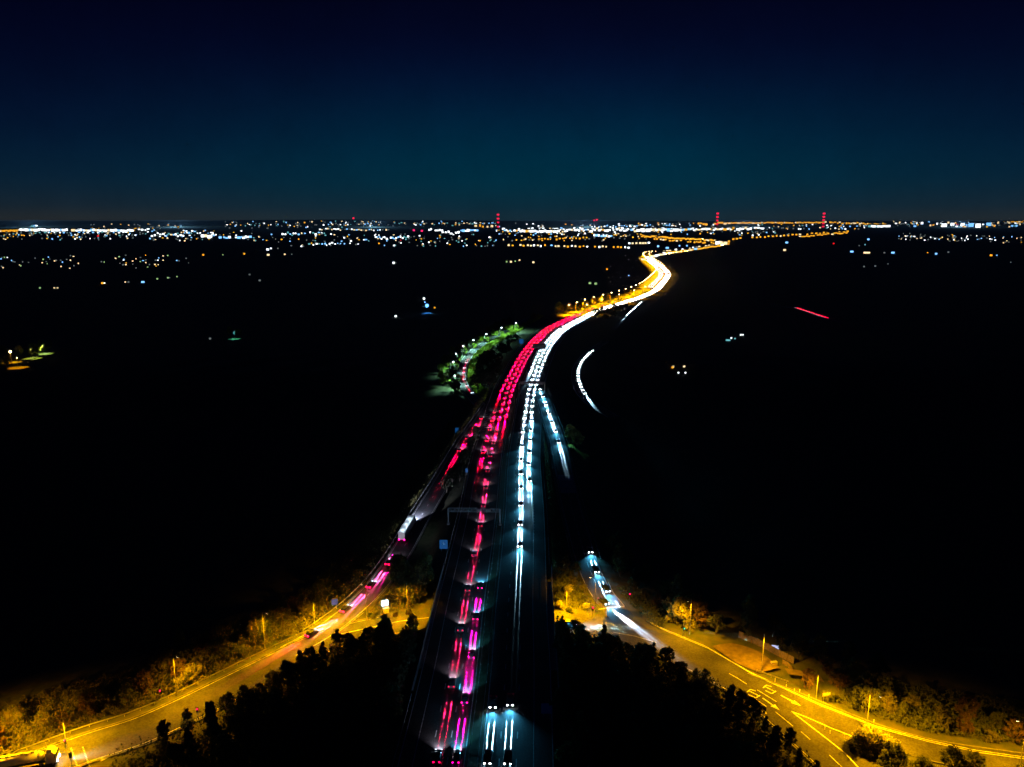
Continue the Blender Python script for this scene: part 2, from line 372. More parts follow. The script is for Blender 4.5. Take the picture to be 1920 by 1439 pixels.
for off in ((0, 0), (5, 4)): pxline(mb, [(1215 + off[0], 1165 + off[1]), (1250 + off[0], 1182 + off[1]), (1323 + off[0], 1212 + off[1]), (1409 + off[0], 1262 + off[1]), (1534 + off[0], 1319 + off[1]),
    (1641 + off[0], 1361 + off[1]), (1736 + off[0], 1387 + off[1]), (1830 + off[0], 1407 + off[1]), (1930 + off[0], 1421 + off[1])], .2)
pxline(mb, [(1122, 1143), (1146, 1139), (1171, 1137)], .35, ZR); pxline(mb, [(1171, 1137), (1150, 1112), (1136, 1083), (1126, 1058), (1119, 1040)], .2, ZR + .6)
for q in ((1443, 1293), (1413, 1301)):                        # worn lettering blocks on the approach lanes
    for k in range(4):
        dx = -7 + k * 4.4; pxline(mb, [(q[0] + dx - 3, q[1] + dx * .5 - 3), (q[0] + dx + 5, q[1] + dx * .5 + 2)], .28)
    pxline(mb, [(q[0] - 12, q[1] - 3), (q[0] - 6, q[1] - 8), (q[0] + 4, q[1] - 5)], .3); pxline(mb, [(q[0] - 8, q[1] + 2), (q[0] + 4, q[1] + 8), (q[0] + 12, q[1] + 3)], .3)
for x0, y0, x1, y1 in ((133, 1403, 146, 1441), (155, 1401, 169, 1441)):
    for k in range(14):
        t = k / 14; pxline(mb, [(x0 + (x1 - x0) * t, y0 + (y1 - y0) * t), (x0 + (x1 - x0) * (t + .035), y0 + (y1 - y0) * (t + .035))], .3)
pxline(mb, [(625, 1192), (660, 1166), (698, 1136)], .3); pxline(mb, [(625, 1192), (690, 1178), (750, 1165), (806, 1158)], .3)
pxline(mb, [(575, 1196), (600, 1183), (640, 1158)], .14, ZR, .05)
# chevron hatching in the nose between entry slip and motorway
for k in range(9):
    y = 772 + k * 4.2; x0 = 914 - k * .9; x1 = 922 - k * .3
    pxline(mb, [(x0 - 3, y + 2.2), ((x0 + x1) / 2, y), (x1 + .5, y + 2.5)], .5, 0, .05)
ribbon(mb, GS, -3.5, -3.2, 0, GS.len, .02, 3); ribbon(mb, GS, 3.2, 3.5, 0, GS.len, .02, 3); dashes(mb, GS, 0, 0, GS.len, 3, 9, .2)
for off in (-3.4, 3.4): ribbon(mb, WS, off - .1, off + .1, 0, WS.len, .02, 3)
tag(mb.build('road_markings', M['paint']), kind='structure')

# kerbs and verges
mb = MB()
ribbon(mb, RGL, -6.5, -6.2, 0, RGL.len * .40, .12, 2, thick=.14); ribbon(mb, RGL, 6.2, 6.5, 0, RGL.len, .12, 2, thick=.14)
ribbon(mb, EX, -4.5, -4.2, 0, EX.len, .1, 2, thick=.12); ribbon(mb, EX, 4.0, 4.3, 45, EX.len, .1, 2, thick=.12)
for p, a, b in ((SL, -4.2, 3.9), (OR, -4.1, 4.2)):
    ribbon(mb, p, a, a + .3, 28, p.len - 60, .1, 2, thick=.12); ribbon(mb, p, b, b + .3, 34, p.len - 60, .1, 2, thick=.12)
tag(mb.build('kerb', M['kerb']), kind='structure')
mb = MB()                                                     # footpath beside the right arm, bare earth slope behind it
mb_pts = [(1335, 1212), (1352, 1208), (1372, 1206), (1398, 1212), (1424, 1222), (1446, 1238), (1462, 1252), (1425, 1262), (1380, 1243)]
P = [gp(x, y, ZR + .12) for x, y in mb_pts]; cpt = sum(P) / len(P)
for i in range(len(P)):
    a, b = P[i], P[(i + 1) % len(P)]
    mb.face([a, b, b * .4 + cpt * .6, a * .4 + cpt * .6]); mb.face([a * .4 + cpt * .6, b * .4 + cpt * .6, cpt])
tag(mb.build('bare_ground', M['earth']), kind='structure')
mb = MB(); pxs = [(1475, 1259), (1500, 1262), (1530, 1270), (1542, 1274)]
P = [gp(x, y, ZR + .25) for x, y in pxs]
for a, b in zip(P[:-1], P[1:]): mb.face([a + (0, -1.4, 0), b + (0, -1.4, 0), b + (0, 1.4, 0), a + (0, 1.4, 0)])
tag(mb.build('footpath', M['earth']), kind='structure')

# ------------------------------------------------------------------ bridge over the roundabout road
sB = MW.s_at_y(1163); root = empty('motorway_bridge', MW.at(sB)[0]); L0 = np.array(root.location)
def lpath_ribbon(mb, a, b, s0, s1, dz, thick, mi=0):
    t = MB(); ribbon(t, MW, a, b, s0, s1, dz, 4, thick=thick)
    for f in t.f: mb.face([np.array(t.v[i]) - L0 for i in f], mi)
mb = MB(); lpath_ribbon(mb, -17.0, -1.0, sB - 24, sB + 26, -.14, 1.2); lpath_ribbon(mb, 1.0, 19.3, sB - 24, sB + 26, -.14, 1.2); mb.build('deck', M['concrete'], root)
for a in (-17.3, 19.0):
    mb = MB(); lpath_ribbon(mb, a, a + .3, sB - 34, sB + 36, .35, .9); lpath_ribbon(mb, a + .1, a + .2, sB - 34, sB + 36, 1.1, .12)
    for u in np.arange(sB - 34, sB + 36, 2.5):
        p = MW.at(u, a + .15)[0] - L0; mb.box((p[0], p[1], .7), (.1, .1, .8))
    mb.build('parapet', M['steel'], root)
for u in (sB - 13, sB + 14):
    mb = MB(); p, h = MW.at(u, 1); p = p - L0; mb.box((p[0], p[1], -4.3), (36, 1.2, 5.6), h - math.pi / 2); mb.build('abutment', M['concrete'], root)
tag(root, 'concrete motorway bridge with steel parapets crossing the amber-lit roundabout road', 'bridge')

# ------------------------------------------------------------------ safety barriers
def barrier(path, off, s0, s1, label, step=4.0):
    root = empty('safety_barrier', path.at(s0, off)[0]); L = np.array(root.location)
    t = MB(); ribbon(t, path, off - .04, off + .04, s0, s1, .78, 4, thick=.3)
    for v in range(len(t.v)): t.v[v] = tuple(np.array(t.v[v]) - L)
    t.build('rail', M['steel'], root)
    mb = MB()
    for u in np.arange(s0, s1, step):
        p = path.at(u, off)[0] - L; mb.box((p[0], p[1] + .09, p[2] + .3), (.1, .1, .75))
    o = mb.build('post', M['steel'], root); o['kind'] = 'stuff'
    tag(root, label, 'crash barrier', 'steel crash barriers beside the roads')
barrier(MW, -17.0, sB + 38, MW.s_at_y(620), 'long steel crash barrier on the outer edge of the red tail-light carriageway beyond the bridge')
barrier(MW, -17.0, 0, sB - 36, 'steel crash barrier on the outer edge of the tail-light carriageway nearer than the bridge')
barrier(MW, -1.0, 0, MW.s_at_y(600), 'steel median barrier on the side of the red tail-light carriageway')
barrier(MW, 1.0, 0, MW.s_at_y(600), 'steel median barrier on the side of the white headlight carriageway')
barrier(MW, 18.4, sB + 38, MW.s_at_y(870), 'steel crash barrier on the outer edge of the headlight carriageway')
barrier(SL, -5.2, 10, SL.len - 50, 'steel crash barrier on the outside of the curving entry slip road with the lorry')
barrier(OR, -5.0, 60, OR.len - 45, 'steel crash barrier on the inside of the exit slip road')
barrier(OR, 5.2, 40, OR.len - 40, 'steel crash barrier on the outside of the exit slip road')
barrier(EX, -6.5, EX.len * .02, EX.len * .12, 'short steel guard rail beside the right arm near the bare slope')
barrier(RGL, -8.2, 5, 92, 'low steel guard rail behind the kerb of the long left arm')

# ------------------------------------------------------------------ lights
def light_data(name, kind, col, energy, size=.1, cone=None, blend=.5):
    l = bpy.data.lights.new(name, kind); l.color = col; l.energy = energy * K * 16; l.shadow_soft_size = size
    if cone: l.spot_size = math.radians(cone); l.spot_blend = blend
    return l
SOD = (1.0, .415, .0)
LD = dict(
    sod=light_data('sodium_light', 'SPOT', SOD, 2350, .25, 150, .7),
    sodhot=light_data('sodium_light_strong', 'SPOT', SOD, 5200, .25, 160, .4),
    sodfar=light_data('sodium_light_motorway', 'SPOT', (1, .40, .0), 15000, .3, 128, .6),
    led=light_data('led_light', 'SPOT', (.38, .92, .78), 1700, .3, 152, .4),
    beam=light_data('headlight_beam', 'SPOT', (.34, .74, 1), 150000, .03, 9.5, .7),
    wide=light_data('headlight_spread', 'SPOT', (.05, .36, .62), 640, .1, 100, 1.0),
    tail=light_data('tail_light_glow', 'SPOT', (1, .0, .04), 170000, .03, 10, .7),
    tailm=light_data('tail_light_glow_magenta', 'SPOT', (1, .0, .22), 190000, .03, 10, .7),
    taild=light_data('tail_light_glow_dim', 'SPOT', (1, .01, .10), 36000, .03, 10, .7),
    fwd=light_data('dipped_beam', 'SPOT', (.55, .50, .62), 240, .1, 110, 1),
)
def spot(name, data, loc, direction, parent=None, fan=None):
    o = bpy.data.objects.new(name, data); C.objects.link(o); o.location = loc
    o.rotation_euler = Vector(direction).to_track_quat('-Z', 'Y').to_euler()
    if fan: o.scale = (fan, 1, 1)                             # scaled into a narrow fan that draws trail-like streaks of light on the road
    if parent is not None: o.parent = parent
    return o

# ------------------------------------------------------------------ street lamps
def street_lamp(x, y, z, rz, height, kind, label, group, arm=1.6, glow=.22, light=True):
    root = empty('street_lamp', (x, y, z), rz)
    mb = MB(); mb.tube((0, 0, 0), (0, 0, 1.2), .16, .14); mb.tube((0, 0, 1.2), (0, 0, height), .10, .06); mb.build('column', M['post'], root)
    mb = MB(); mb.tube((0, 0, height - .05), (arm * .5, 0, height + .22), .06, .05); mb.tube((arm * .5, 0, height + .22), (arm, 0, height + .25), .05); mb.build('arm', M['post'], root)
    mb = MB(); mb.box((arm + .3, 0, height + .27), (.8, .32, .16), taper=.75); hd = mb.build('lamp_head', M['darkmetal'], root)
    mb = MB()
    if glow > .3: mb.ball((arm + .3, 0, height + .1), glow, 8)
    else: mb.box((arm + .3, 0, height + .165), (.6, .24, .05))
    mb.build('lens', M['led'] if kind == 'led' else M['sodium'], hd)
    if light: spot('lamp_light', LD[kind], (arm + .3, 0, height - .3 - (glow if glow > .3 else 0)), (0.12, 0, -1), root)
    return tag(root, label, 'street lamp', group)
GL = 'lamp columns round the junction'
near_lamps = [
    ((125, 1403), -.5, 'sodium lamp column behind the red signal nearest the tanker lorry'),
    ((332, 1304), -.5, 'sodium lamp column in front of the brightly lit rounded bush on the long left arm'),
    ((497, 1217), -.5, 'sodium lamp column on the bushy verge just before the entry slip bends away'),
    ((688, 1165), 2.4, 'tall lamp column in the wedge between entry slip and roundabout, beside the large lit sign'),
    ((1116, 1150), 2.6, 'lamp column at the stop line of the exit slip beside the stopping car'),
    ((1293, 1190), -2.4, 'lamp column among bushes behind the green signal on the right arm'),
    ((1428, 1260), -2.2, 'lamp column standing at the corner of the bare earth slope'),
    ((1624, 1371), -1.4, 'lamp column rising behind the brightly lit bush at the forked lanes'),
    ((1912, 1440), 2.9, 'dark lamp column at the right end of the exit road'),
    ((-14, 1418), -.75, 'unseen lamp column added at the left end of the long arm beside the tank')]  # lamp added out of frame to brighten the tank
for i, ((x, y), rz, lab) in enumerate(near_lamps):
    p = on_ground(x, y); street_lamp(p[0], p[1], p[2], rz, 11.5 if i not in (0,) else 8, 'sod' if i not in (7, 9) else 'sodhot', lab, GL, glow=.2, arm=3.4 if i == 7 else 1.6)
# further columns added to light the ring road and the trees beside it
for (x, y, rz, lab) in ((764, 1154, -1.6, 'added lamp column on the verge just left of the motorway bridge'), (1062, 1146, -1.6, 'added lamp column on the grass just right of the motorway bridge'),
                        (590, 1170, -.9, 'added lamp column where the entry slip leaves the left arm'),
                        (1530, 1312, -2.1, 'added lamp column by the white marker posts before the fork')):
    p = on_ground(x, y); street_lamp(p[0], p[1], p[2], rz, 11 if x == 764 else 8, 'sod', lab, GL, glow=.2)
# motorway lamps from the first lit stretch on
u0, u1 = MW.s_at_y(592), MW.s_at_y(478)
ml = 0
for k, u in enumerate(np.arange(u0, u1, 36)):
    for sgn, off in ((1, -19), (0, 0)):
        if sgn == 0 and k % 2: continue
        p, h = MW.at(u + (0 if sgn else 14), off)
        street_lamp(p[0], p[1], 0, h - math.pi / 2, 12, 'sodfar', 'bright sodium lamp column lining the amber stretch of motorway' if sgn else 'bright sodium lamp column on the median of the amber stretch', 'lamps lining the amber motorway stretch' if sgn else 'median lamps of the amber stretch', glow=.75 if k > 8 else .6)
        ml += 1
for k, (x, y) in enumerate([(964, 622), (937, 632), (908.5, 645), (884, 657), (864.5, 670), (851, 684), (845.5, 701), (848, 722)]):
    p = gp(x, y, 0); street_lamp(p[0], p[1], gz(p[0], p[1]), 0.3 - k * .05, 9.5, 'led', 'white lamp column glowing beside a green tree on the curving link road', 'white lamps along the curving link road', glow=.42)

# ------------------------------------------------------------------ signals, signs, gantries
def signal(x, y, rz, lit, label, h=3.2):
    p = on_ground(x, y); root = empty('traffic_signal', p, rz)
    mb = MB(); mb.tube((0, 0, 0), (0, 0, h), .07); mb.build('pole', M['post'], root)
    mb = MB(); mb.box((0, -.15, h - .1), (.38, .22, 1.15)); mb.box((0, -.03, h - .1), (.62, .03, 1.4)); hd = mb.build('signal_head', M['darkmetal'], root)
    for i, c in enumerate(('red', 'amber', 'green')):
        mb = MB(); on = (c == lit)
        mb.ball((0, -.28, h + .28 - i * .36), .17 if on else .12, 8); mb.build('lens', M[c + 'light'] if on else M['glass'], hd)
    tag(root, label, 'traffic light', 'traffic lights of the roundabout')
signal(304, 1317, -.4, 'red', 'traffic light showing red in front of bushes on the long left arm')
signal(372, 1352, .2, 'red', 'traffic light showing red at the edge of the dark inner wood left of the motorway')
signal(126, 1412, -.4, 'red', 'traffic light showing red at the crossing in front of the tanker lorry')
signal(1111, 1158, .1, 'red', 'traffic light showing red beside the stopping car on the exit slip')
signal(1180, 1132, .1, 'red', 'traffic light showing red at the outer corner of the exit slip mouth')
signal(1281, 1194, .6, 'green', 'traffic light showing green below bushes on the right arm')
signal(135, 1439, .4, None, 'unlit back of a traffic light on the crossing by the lorry')
def board(x, y, wd, ht, leg, rz, face, label, marks=None, z0=ZR, back='darkmetal', flr=None):
    p = on_ground(x, y, z0); root = empty('road_sign', p, rz)
    for sx_ in (-.3, .3):
        mb = MB(); mb.tube((wd * sx_, 0, 0), (wd * sx_, 0, leg + ht * .5), .06); mb.build('leg', M['steel'], root)
    mb = MB(); mb.box((0, -.1, leg + ht / 2), (wd, .08, ht)); pl = mb.build('panel', M[face], root)
    mb = MB()
    for (cx_, cz_, w_, h_) in (marks or []): mb.box((wd * cx_, -.15, leg + ht * cz_), (wd * w_, .02, ht * h_))
    if marks: mb.build('legend', M['whitesign'], pl)
    return tag(root, label, 'road sign', 'road signs of the junction')
board(628, 1143, 1.9, 2.0, 1.6, .3, 'signglow', 'small blue and white lit sign on the verge left of the entry slip', )
mbs = board(722, 1146, 2.2, 2.0, 1.8, .3, 'signlit', 'large bright white lit sign on two legs in the wedge by the entry slip')
board(832, 1034, 2.8, 3.3, 1.0, 0, 'signglow', 'blue rectangular sign beside the crash barrier nearer than the signal gantry', [(0, .62, .06, .3), (.15, .55, .05, .2)], z0=-1)
board(875, 890, 1.1, 1.9, 1, 0, 'signglow', 'tiny blue marker sign beside the barrier beyond the gantry', z0=0)
board(857, 816, 2.0, 3.0, 1.2, 0, 'signglow', 'blue sign beside the entry slip near the hatched nose', z0=0)
board(977.6, 647, 4.0, 4.4, 1.2, -.2, 'signglow', 'dim blue sign on the dark verge beside the red tail lights', z0=0)
board(1548, 1316, 2.1, .9, 1.7, .15, 'yellowbox', 'small pale sign on two thin legs on the verge above the fork', [(0, .5, .7, .2)])
board(1099, 1143, 2.3, 1.7, .5, .1, 'yellowbox', 'pale boxy sign in the lit grass beside the exit slip', [(0, .5, .8, .08)])
board(1025, 1352, 2.6, 2.6, 2, 0, 'bluesign', 'dark blue sign hidden in shade right of the near headlights', z0=-3)
def gantry(s, a, b, h, label, panels=(), truss=True, material='gantrymetal', depth=1.2):
    A, hd = MW.at(s, a); B, _ = MW.at(s, b); root = empty('sign_gantry', A, math.atan2(B[1] - A[1], B[0] - A[0])); W = float(np.linalg.norm(B - A))
    for x in (0, W):
        mb = MB(); mb.box((x, 0, .4), (1.0, 1.2, .8)); mb.box((x, 0, h / 2 + .4), (.45, .45, h - .8)); mb.build('leg', M[material], root)
    mb = MB()
    for z in (h - depth, h):
        for y in (-.5, .5): mb.box((W / 2, y, z), (W, .16, .16))
    n = int(W / 1.6)
    for i in range(n):
        x0, x1 = W * i / n, W * (i + 1) / n; z0, z1 = (h - depth, h) if i % 2 else (h, h - depth)
        for y in (-.5, .5): mb.tube((x0, y, z0), (x1, y, z1), .07, n=5)
        mb.tube((x0, -.5, h), (x1, .5, h), .05, n=4)
    mb.build('truss', M[material], root)
    for (cx_, w_, h_, dz) in panels:
        mb = MB(); mb.box((W * cx_, -.75, h - depth / 2 + dz), (w_, .3, h_)); mb.build('sign_panel', M['darkmetal'], root)
    tag(root, label, 'gantry', 'overhead gantries of the motorway'); return root
gantry(MW.s_at_y(986), -19.6, .2, 6.6, 'steel lattice gantry spanning the dim red tail-light lanes', [(.6, 1.6, 1.2, 0), (.78, 1.6, 1.2, 0)])
gantry(MW.s_at_y(738), 1.2, 18.5, 8.0, 'black gantry across the white headlight lanes where the exit slip parts', [(.5, 15.5, 1.9, 0)], material='darkmetal')
gs_ = gantry(MW.s_at_y(669), -1.5, 15.5, 9.0, 'black gantry with a large message board in the bend above the headlights', [(.42, 11, 4.4, 1.2)], material='darkmetal')
gantry(MW.s_at_y(521), 0, 17, 9, 'far dark gantry against the white glare in the distant bend', [(.5, 12, 3, 0)], material='darkmetal')
gantry(MW.s_at_y(552), -18, -1, 9, 'dark gantry over the amber lanes in the distance', [(.5, 12, 2.6, 0)], material='darkmetal')

# small street furniture
for i, (x, y) in enumerate([(1453, 1279), (1474, 1290), (1489, 1298), (1499, 1299), (1516, 1309), (1638, 1356), (1546, 1369), (1556, 1377), (1583, 1383), (1195, 1101 + 3), (1190, 1098)]):
    p = on_ground(x, y); mb = MB(); mb.tube((0, 0, 0), (0, 0, 1.0), .09, .07); mb.box((0, -.02, .85), (.2, .1, .18)); o = mb.build('marker_post', M['whitesign']); o.location = p
    tag(o, 'short white marker post in the grass beside the kerb near the fork', 'marker post', 'white marker posts at the kerb')
def cabinet(x, y, s, lab):
    p = on_ground(x, y); root = empty('utility_cabinet', p, .3)
    mb = MB(); mb.box((0, 0, s * .5), (s * 1.2, s * .6, s)); mb.build('housing', M['yellowbox'], root); mb = MB(); mb.box((0, 0, s * 1.04), (s * 1.3, s * .7, .06)); mb.build('lid', M['steel'], root)
    mb = MB(); mb.box((0, -s * .31, s * .5), (s * .9, .03, s * .8)); mb.build('door', M['yellowbox'], root); tag(root, lab, 'cabinet')
cabinet(724, 1149, 1.5, 'pale utility cabinet on the grass below the large lit sign'); cabinet(1451, 1250, 1.4, 'pale utility cabinet beside the lamp column at the bare slope')
# timber fence with the lit panel above the bare slope
def fence(pts, h, label, z=ZR + 1.5):
    P = [on_ground(x, y) for x, y in pts]; root = empty('timber_fence', P[0]); L = np.array(root.location); mb = MB(); mp = MB()
    for a, b in zip(P[:-1], P[1:]):
        d = b - a; n = int(np.linalg.norm(d) / 2.4) + 1
        for i in range(n):
            p, q = a + d * i / n - L, a + d * (i + 1) / n - L
            mb.face([p + (0, 0, .1), q + (0, 0, .1), q + (0, 0, h), p + (0, 0, h)]); mb.face([p + (0, .08, .1), p + (0, .08, h), q + (0, .08, h), q + (0, .08, .1)])
            mp.box((p[0], p[1] - .1, h / 2), (.14, .14, h + .2))
    mb.build('boarding', M['timber'], root); mp.build('post', M['timber'], root); tag(root, label, 'fence')
fence([(1385, 1196), (1420, 1211), (1440, 1221), (1462, 1233), (1488, 1246)], 2.2, 'long board fence running above the bare earth slope')
p = on_ground(1452, 1222); mb = MB(); mb.box((0, 0, 1.6), (2.0, .2, 1.1), -.25); mb.box((-.7, 0, .5), (.1, .1, 1.1)); mb.box((.7, -.2, .5), (.1, .1, 1.1)); o = mb.build('illuminated_notice', [M['panelwhite']]); o.location = p + (0, -.4, .0)
tag(o, 'small glowing bluish-white panel on the board fence above the bare slope', 'notice')
fence([(1467, 1246), (1478, 1252), (1486, 1262)], 1.5, 'short fence return stepping down the end of the bare slope')

# ------------------------------------------------------------------ vehicles
def loft(mb, st, mi=0):                                       # stations along x: (x, halfwidth_low, halfwidth_high, z_low, z_high)
    rings = []
    for (x, wl, wh, z0, z1) in st:
        zm = z0 + (z1 - z0) * .55
        rings.append([(x, -wl, z0), (x, -wl * 1.02, zm), (x, -wh, z1), (x, wh, z1), (x, wl * 1.02, zm), (x, wl, z0)])
    for a, b in zip(rings[:-1], rings[1:]):
        for i in range(6): j = (i + 1) % 6; mb.face([a[i], a[j], b[j], b[i]], mi)
    mb.face(rings[0], mi); mb.face(rings[-1][::-1], mi)
def car_body(mb, mi=0):
    loft(mb, [(-2.15, .78, .7, .35, .75), (-2.0, .87, .8, .25, .95), (-1.2, .9, .84, .22, 1.0), (.6, .9, .84, .22, .98), (1.7, .88, .78, .22, .82), (2.1, .78, .68, .3, .68)], mi)
def cabin(mb, mi, mr):
    loft(mb, [(-1.85, .74, .6, .95, 1.0), (-1.35, .78, .62, .95, 1.38), (-.2, .8, .64, .95, 1.45), (.45, .78, .62, .95, 1.35), (1.15, .74, .6, .9, .95)], mi)
    mb.box((-.5, 0, 1.455), (1.35, 1.2, .04), 0, mr)
def make_car(name, paint, tailmat, headmat, beams, label_cat='car'):
    root = empty(name, (0, 0, 0))
    mb = MB(); car_body(mb); mb.build('body', paint, root)
    mb = MB(); cabin(mb, 0, 1); mb.build('cabin', [M['glass'], paint], root)
    for sx_ in (-1.35, 1.3):
        for sy in (-.83, .83):
            mb = MB(); mb.tube((sx_, sy - .11, .33), (sx_, sy + .11, .33), .33, n=12); wh = mb.build('wheel', M['tyre'], root)
            mb = MB(); mb.tube((sx_, sy - .12, .33), (sx_, sy + .12, .33), .18, n=8); mb.build('rim', M['rim'], wh)
    for sy in (-.62, .62):
        mb = MB(); mb.box((2.06, sy, .64), (.16, .32, .16)); mb.build('headlight', headmat, root)
        mb = MB(); mb.box((-2.1, sy, .78), (.14, .3, .2)); mb.build('tail_light', tailmat[0] if isinstance(tailmat, tuple) and sy < 0 else (tailmat[1] if isinstance(tailmat, tuple) else tailmat), root)
    for b in beams:
        if b == 'beam':
            for sy in (-.66, .66): spot('beam', LD['beam'], (2.3, sy, .68), (1, 0, -.088), root, .15)
        elif b == 'wide': spot('spread', LD['wide'], (2.3, 0, .8), (1, 0, -.14), root)
        elif b == 'fwd': spot('spread', LD['fwd'], (2.3, 0, .8), (1, 0, -.14), root)
        elif b in ('tail', 'tailm', 'taild'):
            for sy in (-.66, .66): spot('glow', LD[b], (-2.4, sy, .75), (-1, 0, -.096), root, .15)
    return root
def set_paint(root, paint):
    for ch in KIDS_OF(root):
        if ch.name.startswith('body'): ch.material_slots[0].link = 'OBJECT'; ch.material_slots[0].material = paint
        if ch.name.startswith('cabin'): ch.material_slots[1].link = 'OBJECT'; ch.material_slots[1].material = paint
def KIDS_OF(root): return [c for c in NEWKIDS.get(root.name, [])]
NEWKIDS = {}
PN = ['grey', 'black', 'dark blue', 'dark red']; PAINTS = [M['car_' + k] for k in PN]
proto = dict(
    red=make_car('car', M['car_silver'], M['tail'], M['headdim'], ('tail', 'fwd')),
    mag=make_car('car', M['car_silver'], M['tailm'], M['headdim'], ('tailm', 'wide')),
    dim=make_car('car', M['car_silver'], M['taild'], M['headdim'], ('taild', 'fwd')),
    head=make_car('car', M['car_silver'], M['tailoff'], M['head'], ('beam', 'wide')),
)
# far cars: too small for parts
def far_mesh(name, paint, rear, front, lampk=1.0):
    mb = MB(); car_body(mb, 0); cabin(mb, 1, 0)
    for sy in (-.6, .6):
        mb.box((2.06, sy, .64), (.2, .34 * lampk, .22 * lampk), 0, 3); mb.box((-2.1, sy, .8), (.2, .34 * lampk, .24 * lampk), 0, 2)
    return mb.mesh(name, [paint, M['glass'], rear, front])
FAR = {}
for k, p in zip(PN, PAINTS):
    FAR['red', k] = far_mesh('car', p, M['brake'], M['headdim'], 1.5); FAR['head', k] = far_mesh('car', p, M['tailoff'], M['head'], 1.3)
protos(None)
used = set(); ncar = 0
def place_car(kind, path, u, off, rev, lab, grp, far=False):
    global ncar
    p, h = path.at(u, off); rz = h + (math.pi if rev else 0); i = R.choice([0, 1, 1, 1, 2, 3])
    pk = PN[i]
    if far:
        o = bpy.data.objects.new('car', FAR[kind, pk]); C.objects.link(o); ld = None
        if kind == 'head': spot('beam', LD['wfar'], (2.4, 0, .8), (1, 0, -.09), o, .75)
        else: spot('glow', LD['rfar'], (-2.5, 0, .9), (-1, 0, -.10), o, .55)
    else:
        P0 = proto[kind]; o = copy_tree(P0)
        for c in o.children_recursive if False else []: pass
    sl = (path.at(u + 3)[0][2] - path.at(u - 3)[0][2]) / 6 * (-1 if rev else 1)
    o.location = (p[0], p[1], p[2] + .02); o.rotation_euler = (0, -math.atan(sl), rz)
    tag(o, lab.replace('car', pk + ' car', 1), 'car', grp); ncar += 1
    CARS.append((o, i, far))
    return o
CARS = []
LD['wfar'] = light_data('far_headlight_beam', 'SPOT', (.40, .76, 1), 110000, .1, 10, .8)
LD['rfar'] = light_data('far_tail_glow', 'SPOT', (1, .0, .03), 90000, .1, 11, .8)
def queue(kind, path, y0, y1, off, rev, gap, lab, grp, far=False, jit=.15):
    a, b = sorted((path.s_at_y(y0), path.s_at_y(y1))); u = a + 2
    while u < b:
        place_car(kind, path, u, off + R.uniform(-jit, jit), rev, lab, grp, far); u += gap * R.uniform(.9, 1.12)
GR, GW = 'cars driving away with red tail lights', 'cars driving towards the camera with headlights on'
queue('mag', MW, 1445, 1052, -3.6, False, 21, 'car with magenta tail lights in the lane beside the near median', GR)
queue('red', MW, 1445, 1315, -7.8, False, 21, 'car with red tail lights, middle lane at bottom edge', GR)
queue('dim', MW, 1290, 1010, -7.6, False, 26, 'car with dim tail lights, middle lane before the lattice gantry', GR)
queue('dim', MW, 990, 800, -7.3, False, 22, 'car with dim tail lights, middle lane past the lattice gantry', GR)
queue('red', MW, 852, 760, -11.1, False, 21, 'car with red tail lights, outer lane beside the hatched nose', GR)
queue('red', SL, 848, 772, 0, False, 21, 'car with red tail lights at the top of the entry slip', GR)
queue('head', MW, 1445, 1238, 3.1, True, 21, 'car with headlights in the near lane beside the median, bottom edge', GW)
queue('head', MW, 1445, 1264, 7.3, True, 21, 'car with headlights in the middle lane, bottom edge', GW)
queue('head', MW, 1028, 815, 8.1, True, 21, 'car with headlights in the middle lane beyond the bridge', GW)
queue('head', MW, 905, 785, 11.8, True, 21, 'car with headlights in the outer lane beyond the bridge', GW)
queue('head', OR, 838, 730, -.3, False, 21, 'car with headlights leaving by the exit slip', GW)
queue('head', OR, 1098, 1006, -1.9, False, 14, 'car with headlights on the lower exit slip', GW)
for off, lab, y_ in ((-3.7, 'inner', 785), (-7.3, 'middle', 790), (-11, 'outer', 735)):
    queue('red', MW, y_, 590, off, False, 17, 'car with red tail lights, %s lane of the bend' % lab, GR, True)
for off, lab, ya in ((3.9, 'inner', 690), (7.6, 'middle', 812), (11.3, 'outer', 775)):
    queue('head', MW, ya, 590, off, True, 16, 'car with headlights, %s lane of the bend' % lab, GW, True)
queue('head', WS, 742, 658, -1.6, False, 9.5, 'car with headlights rounding the loop road', GW, True)
queue('red', GS, 742, 680, -1.8, False, 22, 'car with red tail lights on the lamp-lit link road', GR, True)
queue('head', NS, 592, 566, 0, True, 18, 'car with headlights on the short far slip', GW, True)
queue('red', MW, 588, 560, -7.3, False, 45, 'car with red tail lights on the amber stretch', GR, True)
for c, i, far in CARS:
    if not far:
        for ch in c.children:
            n = ch.name.split('.')[0]
            if n == 'body': ch.material_slots[0].link = 'OBJECT'; ch.material_slots[0].material = PAINTS[i]
            if n == 'cabin': ch.material_slots[1].link = 'OBJECT'; ch.material_slots[1].material = PAINTS[i]
for r_ in proto.values():
    for ch in KIDS.get(r_.name, []):
        for cc in KIDS.get(ch.name, []): bpy.data.objects.remove(cc)
        bpy.data.objects.remove(ch)
    bpy.data.objects.remove(r_)
